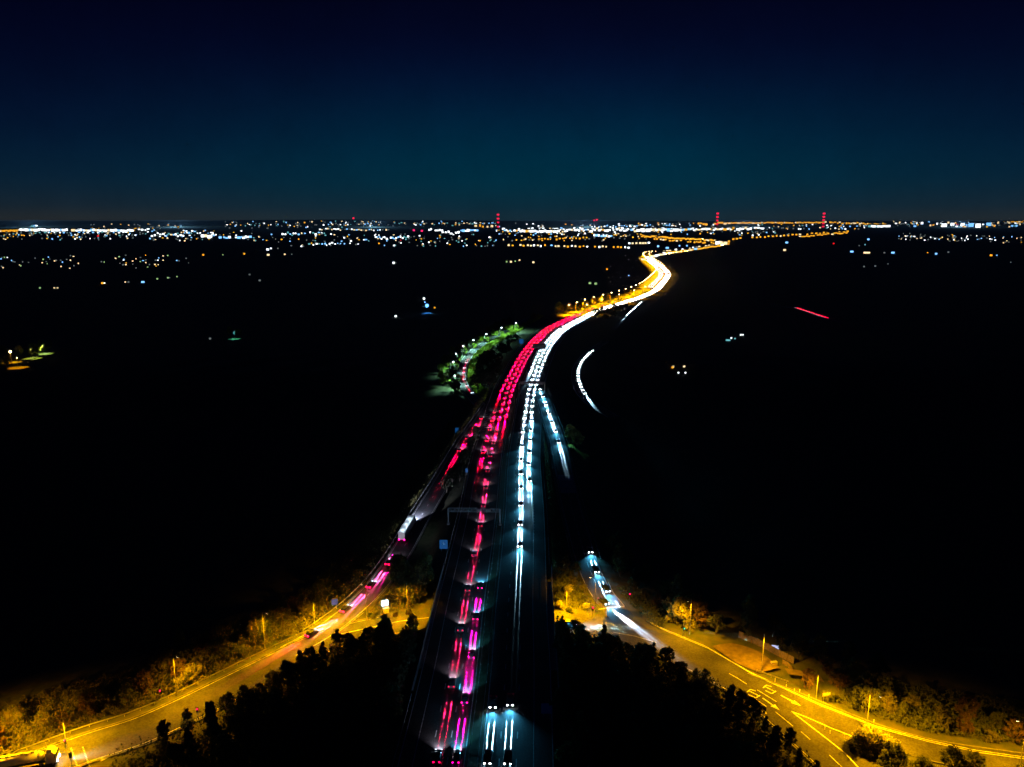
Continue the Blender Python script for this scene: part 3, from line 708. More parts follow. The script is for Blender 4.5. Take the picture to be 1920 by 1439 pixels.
# traffic beyond counting in the far bends
def traffic(name, y0, y1, offs, rev, gap, rear, front, lab, scale=1.0):
    mb = MB(); a, b = sorted((MW.s_at_y(y0), MW.s_at_y(y1)))
    for off in offs:
        u = a
        while u < b:
            p, h = MW.at(u, off); h += math.pi if rev else 0; t = MB(); t.box((0, 0, .7), (4.3, 1.8, 1.0), 0, 0); t.box((-.3, 0, 1.3), (2.2, 1.5, .5), 0, 0, .8)
            for sy in (-.6, .6): t.box((2.2, sy, .8), (.3, .5 * scale, .4 * scale), 0, 2); t.box((-2.2, sy, .9), (.3, .5 * scale, .4 * scale), 0, 1)
            c, s_ = math.cos(h), math.sin(h)
            for f, m_ in zip(t.f, t.m): mb.face([(p[0] + t.v[i][0] * c - t.v[i][1] * s_, p[1] + t.v[i][0] * s_ + t.v[i][1] * c, t.v[i][2] + .03) for i in f], m_)
            u += gap * R.uniform(.7, 1.3)
    o = mb.build(name, [M['car_black'], rear, front]); tag(o, lab, 'traffic', kind='stuff')
hw = emit('headlamp_glare', (1, .82, .6), 80)
traffic('distant_traffic', 590, 482, (4, 7.7, 11.4), True, 12, M['taild'], hw, 'dense far traffic with white headlights filling the distant bend', 1.6)
traffic('distant_traffic', 540, 482, (-4, -7.7, -11.4), False, 16, M['brake'], hw, 'dense far traffic with red tail lights in the distant bend', 1.5)
traffic('distant_traffic', 480, 444, (4, 8, 12), True, 40, M['taild'], emit('headlamp_glare_far', (1, .6, .15), 150), 'far traffic glinting on the last amber stretch before the town', 2.0)
# individual road users: tanker lorry, box van, stopping car, car under the bridge
for kk, (x, y) in enumerate([(1132, 1131)]):
    c = make_car('car', M['car_black'], M['tail'], M['head'], ('beam', 'wide')); p = gp(x, y, -6.9); c.location = (p[0], p[1], -6.87); c.rotation_euler = (0, 0, math.radians(-62)); tag(c, 'dark car with bright headlights stopping at the foot of the exit slip', 'car', GW)
    spot('spread', light_data('stopping_car_beam', 'SPOT', (.85, .88, 1), 60000, .1, 20, 1), (2.4, 0, 1.1), (1, 0, -.17), c, .8)
for (x, y, lab) in ((1068, 1172, 'car with headlights just right of the bridge behind the dark shrubs'), (1040, 1176, 'second car with headlights close to the bridge wall')):
    c = make_car('car', M['car_grey'], M['tail'], M['head'], ('beam', 'wide')); p = gp(x, y, ZR); c.location = (p[0], p[1], ZR + .02); c.rotation_euler = (0, 0, math.radians(-6)); tag(c, lab, 'car', GW)
def wheelset(root, xs_, w_, r=.5):
    for x in xs_:
        for sy in (-w_, w_):
            mb = MB(); mb.tube((x, sy - .15, r), (x, sy + .15, r), r, n=14); wh = mb.build('wheel', M['tyre'], root); mb = MB(); mb.tube((x, sy - .16, r), (x, sy + .16, r), r * .55, n=10); mb.build('rim', M['rim'], wh)
p, h = SL.at(SL.s_at_y(972), -1.7); van = empty('box_lorry', (p[0], p[1], p[2] + .02), h); van.rotation_euler = (0, -.035, h)
mb = MB(); mb.box((-6.4, 0, 2.5), (15.6, 2.5, 2.9)); mb.build('cargo_box', M['car_white'], van)  # white box drawn long to stand in for a streak of light
mb = MB(); loft(mb, [(1.8, 1.1, 1.0, .6, 2.9), (2.6, 1.1, 1.0, .6, 2.9), (3.4, 1.08, .9, .6, 2.3), (3.7, 1.05, .95, .6, 1.5)]); cab = mb.build('cab', M['car_white'], van)
mb = MB(); mb.box((3.42, 0, 2.0), (.3, 1.9, .8)); mb.build('windscreen', M['glass'], cab)
mb = MB(); mb.box((-5.6, 0, .8), (16.4, 1.0, .3)); mb.build('chassis', M['darkmetal'], van); wheelset(van, (-12.6, -11.3, -10, -.6, 2.5), 1.0)
for sy in (-1, 1):
    mb = MB(); mb.box((-14.26, sy, 1.0), (.12, .45, .5)); mb.build('tail_light', M['tailm'], van); spot('glow', LD['tailm'], (-14.5, sy, 1.1), (-1, 0, -.125), van, .16)
spot('spread', light_data('lorry_headlight', 'SPOT', (.5, .55, .8), 5200, .1, 60, 1), (4.0, 0, 1.1), (1, -.1, -.10), van)
for x in (-12, -7, -2):
    mb = MB(); mb.box((x, 0, 4.02), (.3, .2, .1)); mb.build('added_roof_lamp', M['headdim'], van); spot('added_roof_fill', light_data('added_roof_light', 'SPOT', (.65, .85, 1), 14, .1, 150, .3), (x, 0, 5.2), (0, 0, -1), van)  # lights added hovering over the roof to brighten the white box
tag(van, 'long white articulated lorry climbing the entry slip', 'lorry', 'lorries')
LDF = light_data('follower_tail', 'SPOT', (1, .01, .04), 34000, .05, 20, 1); LDP = light_data('follower_pink', 'SPOT', (1, .05, .25), 34000, .05, 20, 1)
for yy in (1034, 1070, 1112, 1152):
    o = bpy.data.objects.new('car', FAR['red', 'black']); C.objects.link(o); p, h = SL.at(SL.s_at_y(yy), -1.6); o.location = (p[0], p[1], p[2] + .02); o.rotation_euler = (0, -math.atan((SL.at(SL.s_at_y(yy) + 3)[0][2] - p[2]) / 3), h)
    for sy in (-.7, .7): spot('glow', LDP if yy < 1120 else LDF, (-2.4, sy, .8), (-1, 0, -.12), o, .28)
    spot('spread', LD['fwd'], (2.3, 0, .8), (1, 0, -.30), o)
    tag(o, {1034: 'black car close behind the white articulated lorry', 1070: 'second black car behind the articulated lorry, upslope of the lit sign', 1112: 'black car level with the large lit sign on the entry slip', 1152: 'black car last in line at the start of the entry slip'}[yy], 'car', GR)
# tanker lorry at the bottom left
p = gp(100, 1430, ZR); tk = empty('tanker_lorry', (p[0], p[1], ZR + .02), math.radians(17))
mb = MB(); mb.tube((-13.8, 0, 2.35), (-2.6, 0, 2.35), 1.2, n=20); mb.ball((-2.7, 0, 2.35), 1.19, 16, 0, .99); mb.ball((-13.7, 0, 2.35), 1.19, 16, 0, .99); tnk = mb.build('tank', M['lining'], tk, True)
mb = MB(); mb.box((-8, 0, 3.6), (9.5, .6, .08)); mb.build('walkway', M['steel'], tnk)
mb = MB()
for x in (-12, -9, -6, -4): mb.tube((x, 0, 3.5), (x, 0, 3.78), .3, n=12)
mb.build('hatch', M['steel'], tnk)
mb = MB(); loft(mb, [(-1.1, 1.22, 1.15, .7, 3.3), (.2, 1.24, 1.15, .7, 3.35), (.9, 1.22, 1.0, .7, 2.9), (1.15, 1.2, 1.15, .7, 1.9)]); cab = mb.build('cab', M['cabpaint'], tk)
mb = MB(); mb.box((.98, 0, 2.35), (.3, 2.1, .85)); mb.build('windscreen', M['glass'], cab)
mb = MB(); mb.box((-.3, 0, 3.6), (1.2, 1.9, .5), 0, 0, .7); mb.build('wind_deflector', M['cabpaint'], cab)
for sy in (-1.3, 1.3):
    mb = MB(); mb.box((.8, sy, 2.3), (.12, .25, .6)); mb.build('mirror', M['darkmetal'], cab)
mb = MB(); mb.tube((-1.3, 1.1, .8), (-1.3, 1.1, 4.6), .1, n=8); mb.build('exhaust_stack', M['steel'], tk)
mb = MB(); mb.box((-6.5, 0, .9), (14.5, 1.0, .35)); mb.build('chassis', M['darkmetal'], tk); wheelset(tk, (-12.6, -11.3, -10, -2.2, .3), 1.05)
for sy in (-.9, .9):
    mb = MB(); mb.box((1.2, sy, 1.0), (.16, .45, .28)); mb.build('headlight', M['head'], tk)
spot('spread', light_data('tanker_beam', 'SPOT', (.75, .75, 1), 900, .1, 44, 1), (1.5, 0, 1.2), (1, .12, -.16), tk)
tag(tk, 'long yellow-lit tanker lorry with headlights on at the bottom left crossing', 'lorry')

# ------------------------------------------------------------------ trees
def tree_proto(seed, kind, leafm, n=3600):
    r = random.Random(seed); Rn = np.random.RandomState(seed)
    H_, rad = {'round': (8, 3.1), 'tall': (10.5, 2.5), 'cone': (9.5, 2.2), 'bush': (4, 2.6)}[kind]
    tb = MB(); th = H_ * (.55 if kind != 'bush' else .3); tb.tube((0, 0, -.6), (0, 0, th), .26 if kind != 'bush' else .14, .12, 7)
    if kind in ('tall', 'cone'): tb.tube((0, 0, th), (0, 0, H_ * .9), .12, .03, 6)
    clumps = []
    nc = {'round': 48, 'tall': 50, 'cone': 52, 'bush': 30}[kind]
    for i in range(nc):
        if kind == 'cone':
            t = r.random() ** 1.1; z = H_ * (.14 + .84 * t); rr = rad * (1 - t) ** .8 * r.uniform(.4, 1.0)
        elif kind == 'tall':
            t = r.random(); z = H_ * (.22 + .76 * t); rr = rad * math.sin(math.pi * min(1, .18 + .82 * t)) ** .6 * r.uniform(.35, 1.0)
        elif kind == 'bush': z = H_ * r.uniform(.15, .85); rr = rad * math.sqrt(max(0, 1 - (z / H_) ** 2)) * r.uniform(.2, 1)
        else: t = r.random(); z = H_ * (.3 + .66 * t); rr = rad * math.sqrt(max(.05, 1 - ((t - .42) / .62) ** 2)) * r.uniform(.35, 1)
        a = r.uniform(0, 6.28); c = (rr * math.cos(a), rr * math.sin(a), z); clumps.append((c, r.uniform(.35, .95) * (.8 if kind == 'cone' else 1)))
        tb.tube((0, 0, max(.3, min(th, z - rr * .5 - .4))), c, .07, .02, 4, caps=False)
    cb = MB()
    for j in range(n):
        c, cr = clumps[Rn.randint(len(clumps))]
        d = Rn.normal(size=3); d /= np.linalg.norm(d); pos = np.array(c) + d * cr * Rn.uniform(.3, 1.3) * (1, 1, .9)
        if pos[2] < .1: continue
        s = Rn.uniform(.12, .32); u = Rn.normal(size=3); u /= np.linalg.norm(u); v = np.cross(u, d); v /= np.linalg.norm(v) + 1e-6
        cb.face([pos - u * s, pos - v * s * .55, pos + u * s, pos + v * s * .55])
    return (cb.mesh('crown', leafm), tb.mesh('trunk', M['bark']))
TP = {}
for i, (k, l) in enumerate([('round', 'leaf_a'), ('round', 'leaf_b'), ('tall', 'leaf_a'), ('tall', 'leaf_b'), ('round', 'leaf_c'), ('cone', 'leaf_a'), ('bush', 'leaf_a'), ('bush', 'leaf_b'), ('bush', 'leaf_d'), ('round', 'leaf_d'), ('tall', 'leaf_c'),
                            ('round', 'leaf_k'), ('tall', 'leaf_k'), ('cone', 'leaf_k'), ('bush', 'leaf_k'), ('round', 'leaf_e')]):
    TP.setdefault((k, l), []).append(tree_proto(100 + i, k, M[l])); 
    if i < 6: TP[k, l].append(tree_proto(200 + i, k, M[l]))
NT = 0
def tree(x, y, kl, sc, label, group, name=None, z=None):
    global NT
    c, t = R.choice(TP[kl]); z = gz(x, y) if z is None else z
    root = empty(name or ('shrub' if kl[0] == 'bush' else 'tree'), (x, y, z - .1), R.uniform(0, 6.28)); root.scale = (sc * R.uniform(.85, 1.15), sc * R.uniform(.85, 1.15), sc * R.uniform(.85, 1.2))
    for nm, me_ in (('crown', c), ('trunk', t)):
        o = bpy.data.objects.new(nm, me_); C.objects.link(o); o.parent = root
    tag(root, label, 'shrub' if kl[0] == 'bush' else 'tree', group); NT += 1
def clear(x, y, pad=1.5):
    X, Y = np.array([x]), np.array([y])
    for p, hw in ((MW, 18.5), (RGL, 6.8), (SL, 4.6), (OR, 5), (EX, 4.8)):
        if near(p, X, Y)[0][0] < hw + pad: return False
    return True
def belt(pts, rows, gap, depth, kinds, scr, label, group, pad=1.0, jit=1.4, dirn=1):
    P = [on_ground(x, y) for x, y in pts]; pa = Path(P, 1.0); n = 0
    for r_ in range(rows):
        u = R.uniform(0, gap)
        while u < pa.len:
            p, _ = pa.at(u, -dirn * (r_ * depth)); x, y = p[0] + R.uniform(-jit, jit), p[1] + R.uniform(-jit, jit)
            if clear(x, y, pad): tree(x, y, R.choice(kinds), R.uniform(*scr), label, group); n += 1
            u += gap * R.uniform(.8, 1.25)
    return n
MIX = [('round', 'leaf_a'), ('round', 'leaf_b'), ('tall', 'leaf_a'), ('tall', 'leaf_b'), ('bush', 'leaf_a'), ('bush', 'leaf_b'), ('round', 'leaf_c')]
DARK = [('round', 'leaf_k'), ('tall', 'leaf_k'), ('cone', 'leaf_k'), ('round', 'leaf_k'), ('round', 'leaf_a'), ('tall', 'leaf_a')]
BUSH = [('bush', 'leaf_a'), ('bush', 'leaf_b'), ('bush', 'leaf_a')]
# outer belt along the left arm and the foot of the entry slip
belt([(-20, 1412), (80, 1376), (180, 1342), (290, 1298)], 2, 6, 5, MIX, (.6, .85), 'amber-lit leafy tree on the bank above the guard rail by the tanker lorry', 'trees along the long left arm')
belt([(310, 1292), (400, 1250), (490, 1208), (560, 1170)], 2, 5.6, 5, MIX, (.7, 1.0), 'amber-lit leafy tree on the bank between the lit bush and the entry slip bend', 'trees along the long left arm')
belt([(560, 1165), (610, 1135), (650, 1105), (690, 1065)], 2, 6, 6, MIX, (.6, .85), 'dim leafy tree outside the bend of the entry slip near the small blue sign', 'trees outside the entry slip bend')
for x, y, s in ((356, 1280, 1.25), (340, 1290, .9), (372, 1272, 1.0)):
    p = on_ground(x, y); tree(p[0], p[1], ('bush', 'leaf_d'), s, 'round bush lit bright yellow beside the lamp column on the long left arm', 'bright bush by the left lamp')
# wedge between entry slip and motorway
belt([(748, 1128), (775, 1118), (800, 1108)], 3, 5, 5, [('round', 'leaf_b'), ('tall', 'leaf_a'), ('round', 'leaf_c')], (.8, 1.15), 'amber-brown tree in the wedge between the large lit sign and the motorway', 'trees in the wedge left of the motorway')
for x, y, k in ((750, 1148, 'leaf_b'), (768, 1146, 'leaf_a'), (786, 1142, 'leaf_b'), (798, 1134, 'leaf_a'), (762, 1132, 'leaf_a'), (780, 1124, 'leaf_c'), (795, 1112, 'leaf_c'), (757, 1122, 'leaf_a'), (772, 1108, 'leaf_c')):
    p = on_ground(x, y - 9); tree(p[0], p[1], ('round' if k == 'leaf_c' else R.choice(['round', 'tall']), k), R.uniform(1.0, 1.3), 'tall amber-brown tree between the large lit sign and the motorway barrier', 'tall trees in the wedge left of the motorway')
p = on_ground(752, 1105); tree(p[0], p[1], ('tall', 'leaf_k'), 1.15, 'tall dark tree standing against the inner edge of the entry slip', None)
for x, y in ((706, 1153), (742, 1156), (700, 1160), (768, 1152)):
    p = on_ground(x, y); tree(p[0], p[1], ('bush', 'leaf_b'), .4, 'small lit shrub on the grass wedge below the large lit sign', 'small shrubs in the wedge')
# grass bank right of the bridge
for x, y, s, k in ((1052, 1118, .9, 'leaf_a'), (1072, 1100, 1.0, 'leaf_b'), (1060, 1082, .9, 'leaf_a'), (1085, 1125, .8, 'leaf_a'), (1050, 1142, .7, 'leaf_d'), (1064, 1128, .95, 'leaf_d'), (1080, 1070, .8, 'leaf_a'), (1052, 1060, .8, 'leaf_b'), (1092, 1108, .7, 'leaf_b'), (1068, 1148, .5, 'leaf_a'), (1045, 1132, .9, 'leaf_k')):
    p = on_ground(x, y); tree(p[0], p[1], ('bush', k), s, 'yellow-lit shrub on the grass bank between bridge and exit slip', 'shrubs between bridge and exit slip')
# outer belt right
belt([(1168, 1080), (1205, 1118), (1250, 1150), (1300, 1176), (1350, 1196)], 2, 5.2, 5, MIX + [('round', 'leaf_b')], (.7, 1.0), 'amber-lit leafy tree behind the pedestrian rail on the outer side of the right arm', 'trees outside the right arm')
belt([(1130, 1010), (1145, 1045), (1165, 1075)], 2, 6, 5, MIX, (.6, .85), 'dim tree outside the upper bend of the exit slip', 'trees outside the exit slip')
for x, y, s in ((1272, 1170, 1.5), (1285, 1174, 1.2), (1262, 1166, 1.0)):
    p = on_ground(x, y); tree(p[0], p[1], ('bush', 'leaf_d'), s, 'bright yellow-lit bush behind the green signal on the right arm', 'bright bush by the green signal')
belt([(1380, 1196), (1440, 1216), (1500, 1244), (1560, 1272), (1620, 1296)], 2, 7, 6, [('round', 'leaf_k'), ('tall', 'leaf_a'), ('round', 'leaf_c'), ('tall', 'leaf_k')], (.7, 1.0), 'barely lit tree in the dark belt above the board fence and fork', 'trees above the right arm')
belt([(1500, 1288), (1560, 1310), (1620, 1332), (1700, 1352), (1790, 1374), (1900, 1398), (2000, 1412)], 2, 5.6, 5, [('bush', 'leaf_a'), ('bush', 'leaf_b'), ('tall', 'leaf_b'), ('round', 'leaf_a'), ('round', 'leaf_c')], (.55, .85), 'dim amber-lit shrubby tree on the verge above the exit road', 'trees above the exit road')
p = on_ground(1623, 1338); tree(p[0], p[1], ('round', 'leaf_a'), .95, 'round full tree directly behind the lamp column at the fork', None)
# bright bush and dark shrubs between the forked lanes
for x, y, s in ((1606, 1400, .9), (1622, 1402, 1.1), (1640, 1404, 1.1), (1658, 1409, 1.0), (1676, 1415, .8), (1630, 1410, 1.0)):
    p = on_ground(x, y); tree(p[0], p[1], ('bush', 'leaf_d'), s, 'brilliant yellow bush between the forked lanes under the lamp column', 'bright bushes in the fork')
belt([(1605, 1452), (1690, 1452), (1760, 1454), (1850, 1466), (1950, 1478)], 3, 4.5, 5, [('bush', 'leaf_a'), ('round', 'leaf_k'), ('bush', 'leaf_b'), ('round', 'leaf_a')], (.7, 1.0), 'shaded shrub between the forked lanes at the bottom edge', 'shrubs in the fork', dirn=-1)
# inner woods: dark trees that stand between the camera and the lit road
def wood(poly, n, kinds, scr, label, group, mind=4.2):
    P = np.array([gp(x, y, ZR)[:2] for x, y in poly]); got = []
    def inside(q):
        c = False
        for (x1, y1), (x2, y2) in zip(P, np.roll(P, -1, 0)):
            if (y1 > q[1]) != (y2 > q[1]) and q[0] < (x2 - x1) * (q[1] - y1) / (y2 - y1) + x1: c = not c
        return c
    lo, hi = P.min(0), P.max(0)
    for _ in range(n * 60):
        q = (R.uniform(lo[0], hi[0]), R.uniform(lo[1], hi[1]))
        if inside(q) and all((q[0] - a) ** 2 + (q[1] - b) ** 2 > mind ** 2 for a, b in got) and clear(*q, 1.2):
            got.append(q)
            if len(got) >= n: break
    for q in got: tree(q[0], q[1], R.choice(kinds), R.uniform(*scr), label, group)
    return len(got)
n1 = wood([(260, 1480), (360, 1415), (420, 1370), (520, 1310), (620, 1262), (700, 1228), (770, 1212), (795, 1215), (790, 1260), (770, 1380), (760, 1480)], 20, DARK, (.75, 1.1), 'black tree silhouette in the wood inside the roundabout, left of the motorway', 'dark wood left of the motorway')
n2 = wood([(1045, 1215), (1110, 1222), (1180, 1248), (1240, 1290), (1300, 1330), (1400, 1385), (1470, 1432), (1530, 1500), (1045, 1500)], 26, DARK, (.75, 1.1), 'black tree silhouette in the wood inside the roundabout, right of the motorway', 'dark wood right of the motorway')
def edge_belt(path, u0, u1, offs, gap, kinds, scr, label, group):
    for off in offs:
        u = u0 + R.uniform(0, gap)
        while u < u1:
            p, _ = path.at(u, off + R.uniform(-.8, .8))
            if clear(p[0], p[1], 1.0): tree(p[0], p[1], R.choice(kinds), R.uniform(*scr), label, group)
            u += gap * R.uniform(.8, 1.2)
def s_x(path, x): return path.s[int(np.argmin(np.abs(path.p[:, 0] - gp(x, 1200, ZR)[0])))]
edge_belt(RGL, RGL.s_at_y(1395) if False else RGL.len * .13, RGL.len * .40, (9.3, 13.5), 4.6, DARK, (.5, .8), 'black tree at the edge of the wood left of the motorway', 'edge of the left inner wood')
edge_belt(RGL, RGL.len * .53, RGL.len * .97, (9.8, 14), 4.6, DARK, (.45, .75), 'black tree at the edge of the wood right of the motorway', 'edge of the right inner wood')
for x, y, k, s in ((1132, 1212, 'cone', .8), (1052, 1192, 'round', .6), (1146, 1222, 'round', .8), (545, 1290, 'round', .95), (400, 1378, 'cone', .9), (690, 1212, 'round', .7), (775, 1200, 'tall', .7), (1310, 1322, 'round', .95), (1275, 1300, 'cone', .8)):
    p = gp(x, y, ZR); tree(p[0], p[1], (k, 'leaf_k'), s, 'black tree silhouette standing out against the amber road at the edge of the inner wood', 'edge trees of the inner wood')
def undergrowth(name, areas, dens, hgt, leafm, label, lim=(.16, .38), seed=1):
    rs = np.random.RandomState(seed); Q = []
    for path, u0, u1, a, b in areas:
        n = int((u1 - u0) * abs(b - a) * dens)
        us = rs.uniform(u0, u1, n); of = rs.uniform(min(a, b), max(a, b), n)
        for u, o_ in zip(us, of): p, _ = path.at(u, o_); Q.append((p[0], p[1]))
    Q = np.array(Q); X, Y = Q[:, 0], Q[:, 1]; ok = np.ones(len(Q), bool)
    for p, hw in ((MW, 19.6), (RGL, 7.6), (SL, 5.6), (OR, 6), (EX, 6.5)): ok &= near(p, X, Y, 25)[0] > hw
    X, Y = X[ok], Y[ok]; Z = ground_z(X, Y)
    hm = hgt * np.clip(.55 + .45 * np.sin(X * .9 + 1.3 * np.sin(Y * .5)) * np.sin(Y * .8 + X * .23) + .25 * np.sin(X * 2.3) * np.sin(Y * 2.1), .08, 1.3)
    n = len(X); zz = Z + hm * rs.uniform(.1, 1, n) ** .6
    U = rs.normal(size=(n, 3)); U /= np.linalg.norm(U, axis=1)[:, None]; W = np.cross(U, rs.normal(size=(n, 3))); W /= np.linalg.norm(W, axis=1)[:, None]
    sc_ = rs.uniform(*lim, n)[:, None]; P = np.stack([X, Y, zz], 1)
    V = np.stack([P - U * sc_, P - W * sc_ * .6, P + U * sc_, P + W * sc_ * .6], 1).reshape(-1, 3)
    me = bpy.data.meshes.new(name); me.vertices.add(len(V)); me.vertices.foreach_set('co', V.ravel()); me.loops.add(4 * n); me.loops.foreach_set('vertex_index', np.arange(4 * n)); me.polygons.add(n); me.polygons.foreach_set('loop_start', np.arange(n) * 4); me.polygons.foreach_set('loop_total', np.full(n, 4))
    me.update(); me.validate(); me.materials.append(leafm); o = bpy.data.objects.new(name, me); C.objects.link(o); tag(o, label, 'undergrowth', kind='stuff')
RL = RGL.len
undergrowth('undergrowth', [(RGL, 0, RL * .36, -9.2, -30), (SL, 20, SL.len - 40, -6, -22)], 15, 3.3, M['leaf_b'], 'amber-lit bramble and scrub on the bank along the left arm', seed=1)
undergrowth('undergrowth', [(OR, 60, OR.len - 20, 6.5, 24), (RGL, RL * .60, RL * .70, -8.5, -26), (EX, 22, EX.len, -7.5, -26)], 14, 2.4, M['leaf_a'], 'amber-lit scrub on the bank outside the right arm and exit road', seed=2)
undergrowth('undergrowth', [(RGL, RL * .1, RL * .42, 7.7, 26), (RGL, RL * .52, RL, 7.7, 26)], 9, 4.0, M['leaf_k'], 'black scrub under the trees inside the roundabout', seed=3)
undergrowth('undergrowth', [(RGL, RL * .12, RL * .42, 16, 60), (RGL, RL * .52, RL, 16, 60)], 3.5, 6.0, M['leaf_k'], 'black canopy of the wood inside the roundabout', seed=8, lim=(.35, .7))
undergrowth('undergrowth', [(RGL, RL * .49, RL * .56, -8, -34), (RGL, RL * .34, RL * .43, -8, -26)], 16, 1.3, M['leaf_b'], 'rough lit grass and scrub on both sides of the bridge', seed=4)
undergrowth('undergrowth', [(EX, s_x(EX, 1690), EX.len, 5.5, 20)], 14, 2.6, M['leaf_a'], 'scrub filling the fork between the lanes at the lower right', seed=5)
undergrowth('undergrowth', [(EX, s_x(EX, 1560), s_x(EX, 1690), 4.6, 12)], 24, 1.9, M['leaf_d'], 'bright yellow scrub under the lamp column in the fork', seed=9)  # brighter leaf colour stands in for lamplight on this patch
undergrowth('undergrowth', [(GS, 0, GS.len, -5, -13)], 5, 3, M['leaf_e'], 'green scrub behind the lamps of the link road', seed=6, lim=(.4, .8))
# trees on the link road, lamps shine into them
for k, (x, y) in enumerate([(964, 622), (937, 632), (908.5, 645), (884, 657), (864.5, 670), (851, 684), (845.5, 701), (848, 722)]):
    q = gp(x, y, -.5)
    for dx, dy in ((-3.5, 3.5), (2.5, 6.5), (-6.5, -2.5), (-8, 5)):
        tree(q[0] + dx, q[1] + dy, ('round', 'leaf_e'), R.uniform(.75, 1.05), 'lime-green tree glowing in the lamplight along the curving link road', 'green trees along the link road', z=-.6)
edge_belt(GS, GS.len * .2, GS.len * .92, (6.5,), 8, [('round', 'leaf_k'), ('tall', 'leaf_k')], (.8, 1.2), 'dark tree on the inside of the curving link road', 'dark trees inside the link road')
for x, y in ((905, 700), (912, 690), (918, 712), (926, 700), (898, 715), (935, 688), (922, 678), (940, 670), (910, 725), (950, 668), (930, 715), (896, 732), (956, 655), (968, 645), (918, 735)):
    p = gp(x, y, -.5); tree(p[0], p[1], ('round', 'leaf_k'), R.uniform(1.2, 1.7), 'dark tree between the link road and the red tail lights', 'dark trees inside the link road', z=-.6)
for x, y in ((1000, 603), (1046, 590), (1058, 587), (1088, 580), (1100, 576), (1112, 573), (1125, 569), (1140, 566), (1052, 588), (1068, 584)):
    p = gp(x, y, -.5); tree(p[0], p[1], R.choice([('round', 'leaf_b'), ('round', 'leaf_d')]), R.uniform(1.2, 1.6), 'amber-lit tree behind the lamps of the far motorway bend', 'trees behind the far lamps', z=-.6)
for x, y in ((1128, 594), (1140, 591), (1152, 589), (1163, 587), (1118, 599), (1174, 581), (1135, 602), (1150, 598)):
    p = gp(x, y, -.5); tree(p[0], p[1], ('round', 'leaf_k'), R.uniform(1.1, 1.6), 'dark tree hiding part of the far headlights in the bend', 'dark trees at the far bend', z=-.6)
for x, y in ((858, 893), (868, 884), (848, 905), (874, 868), (838, 920), (882, 858), (862, 902), (828, 925), (884, 846), (892, 832)):
    p = gp(x, y, -1); 
    if clear(p[0], p[1], .2): tree(p[0], p[1], ('round', 'leaf_k'), .9, 'dark tree between the entry slip and the crash barrier', 'dark trees beside the entry slip')
    else: tree(p[0] + 0, p[1], ('tall', 'leaf_k'), .8, 'dark tree between the entry slip and the crash barrier', 'dark trees beside the entry slip') if near(SL, np.array([p[0]]), np.array([p[1]]))[0][0] > 4.5 else None

# ------------------------------------------------------------------ the town on the horizon
def far_pt(x, y):
    d = ray(x, y)
    if d[2] < -1e-5:
        s = -H / d[2]
        if d[1] * s < 9000: return np.array([d[0] * s, d[1] * s, 0.0])
    for Y in np.arange(9000, 24000, 60.0):
        s = Y / d[1]; z = H + d[2] * s
        if z <= float(hillz(d[0] * s, Y)): return np.array([d[0] * s, Y, z])
    Y = 17500.0; s = Y / d[1]; return np.array([d[0] * s, Y, float(hillz(d[0] * s, Y))])
UNIT = {}
def unit(matk):
    if matk not in UNIT:
        mb = MB(); mb.box((0, .5, .5), (1, 1, 1), 0, 1); mb.face([(-.45, -.02, .08), (.45, -.02, .08), (.45, -.02, .82), (-.45, -.02, .82)], 0)
        mb.face([(-.5, 0, 1), (.5, 0, 1), (.5, .5, 1.25), (-.5, .5, 1.25)], 1); mb.face([(-.5, .5, 1.25), (.5, .5, 1.25), (.5, 1, 1), (-.5, 1, 1)], 1)
        UNIT[matk] = (mb, mb.mesh('lit_building', [M[matk], M['shed']]))
    return UNIT[matk]
NAMES = dict(cw='white', cb='blue', ca='amber', cy='warm-white', ct='teal', cg='green', cr='red', cp='pink', cd='faint')
town = {k: MB() for k in NAMES}; NB = 0
def town_light(x, y, k, wpx=2.6, hpx=2.6, lab=None, grp=None, single=True, cap=290):
    if not single: wpx *= 1.08; hpx *= 1.08
    """a building with a lit front, wpx picture pixels wide, standing on the terrain under picture point (x, y)"""
    global NB
    p = far_pt(x, y + hpx / 2); dist = float(np.hypot(p[1], 0)); m = dist / FPX * 1.0
    w_, h_ = wpx * m, hpx * m; rz = math.atan2(-p[0], p[1]) * 0.9
    if single and NB < cap:
        o = bpy.data.objects.new('lit_building', unit(k)[1]); C.objects.link(o); o.location = p; o.rotation_euler = (0, 0, rz); o.scale = (w_, w_, h_)
        tag(o, lab.replace('COL', NAMES[k]), 'building', grp); NB += 1
    else:
        mb = unit(k)[0]; c, s = math.cos(rz), math.sin(rz)
        for f, mi in zip(mb.f, mb.m):
            town[k].face([(p[0] + (mb.v[i][0] * c - mb.v[i][1] * s) * w_, p[1] + (mb.v[i][0] * s + mb.v[i][1] * c) * w_, p[2] + mb.v[i][2] * h_) for i in f], mi)
def pick(ws):
    t = R.random() * sum(ws.values())
    for k, v in ws.items():
        t -= v
        if t <= 0: return k
    return k
def scatter(x0, x1, y0, y1, n, ws, wr, hr, lab, grp, single=False, tri=False):
    for _ in range(n):
        x = R.uniform(x0, x1); y = (R.triangular(y0, y1) if tri else R.uniform(y0, y1))
        if 1195 < x < 1380 and 455 < y < 560: continue
        town_light(x, y, pick(ws), R.uniform(*wr), R.uniform(*hr), lab, grp, single)
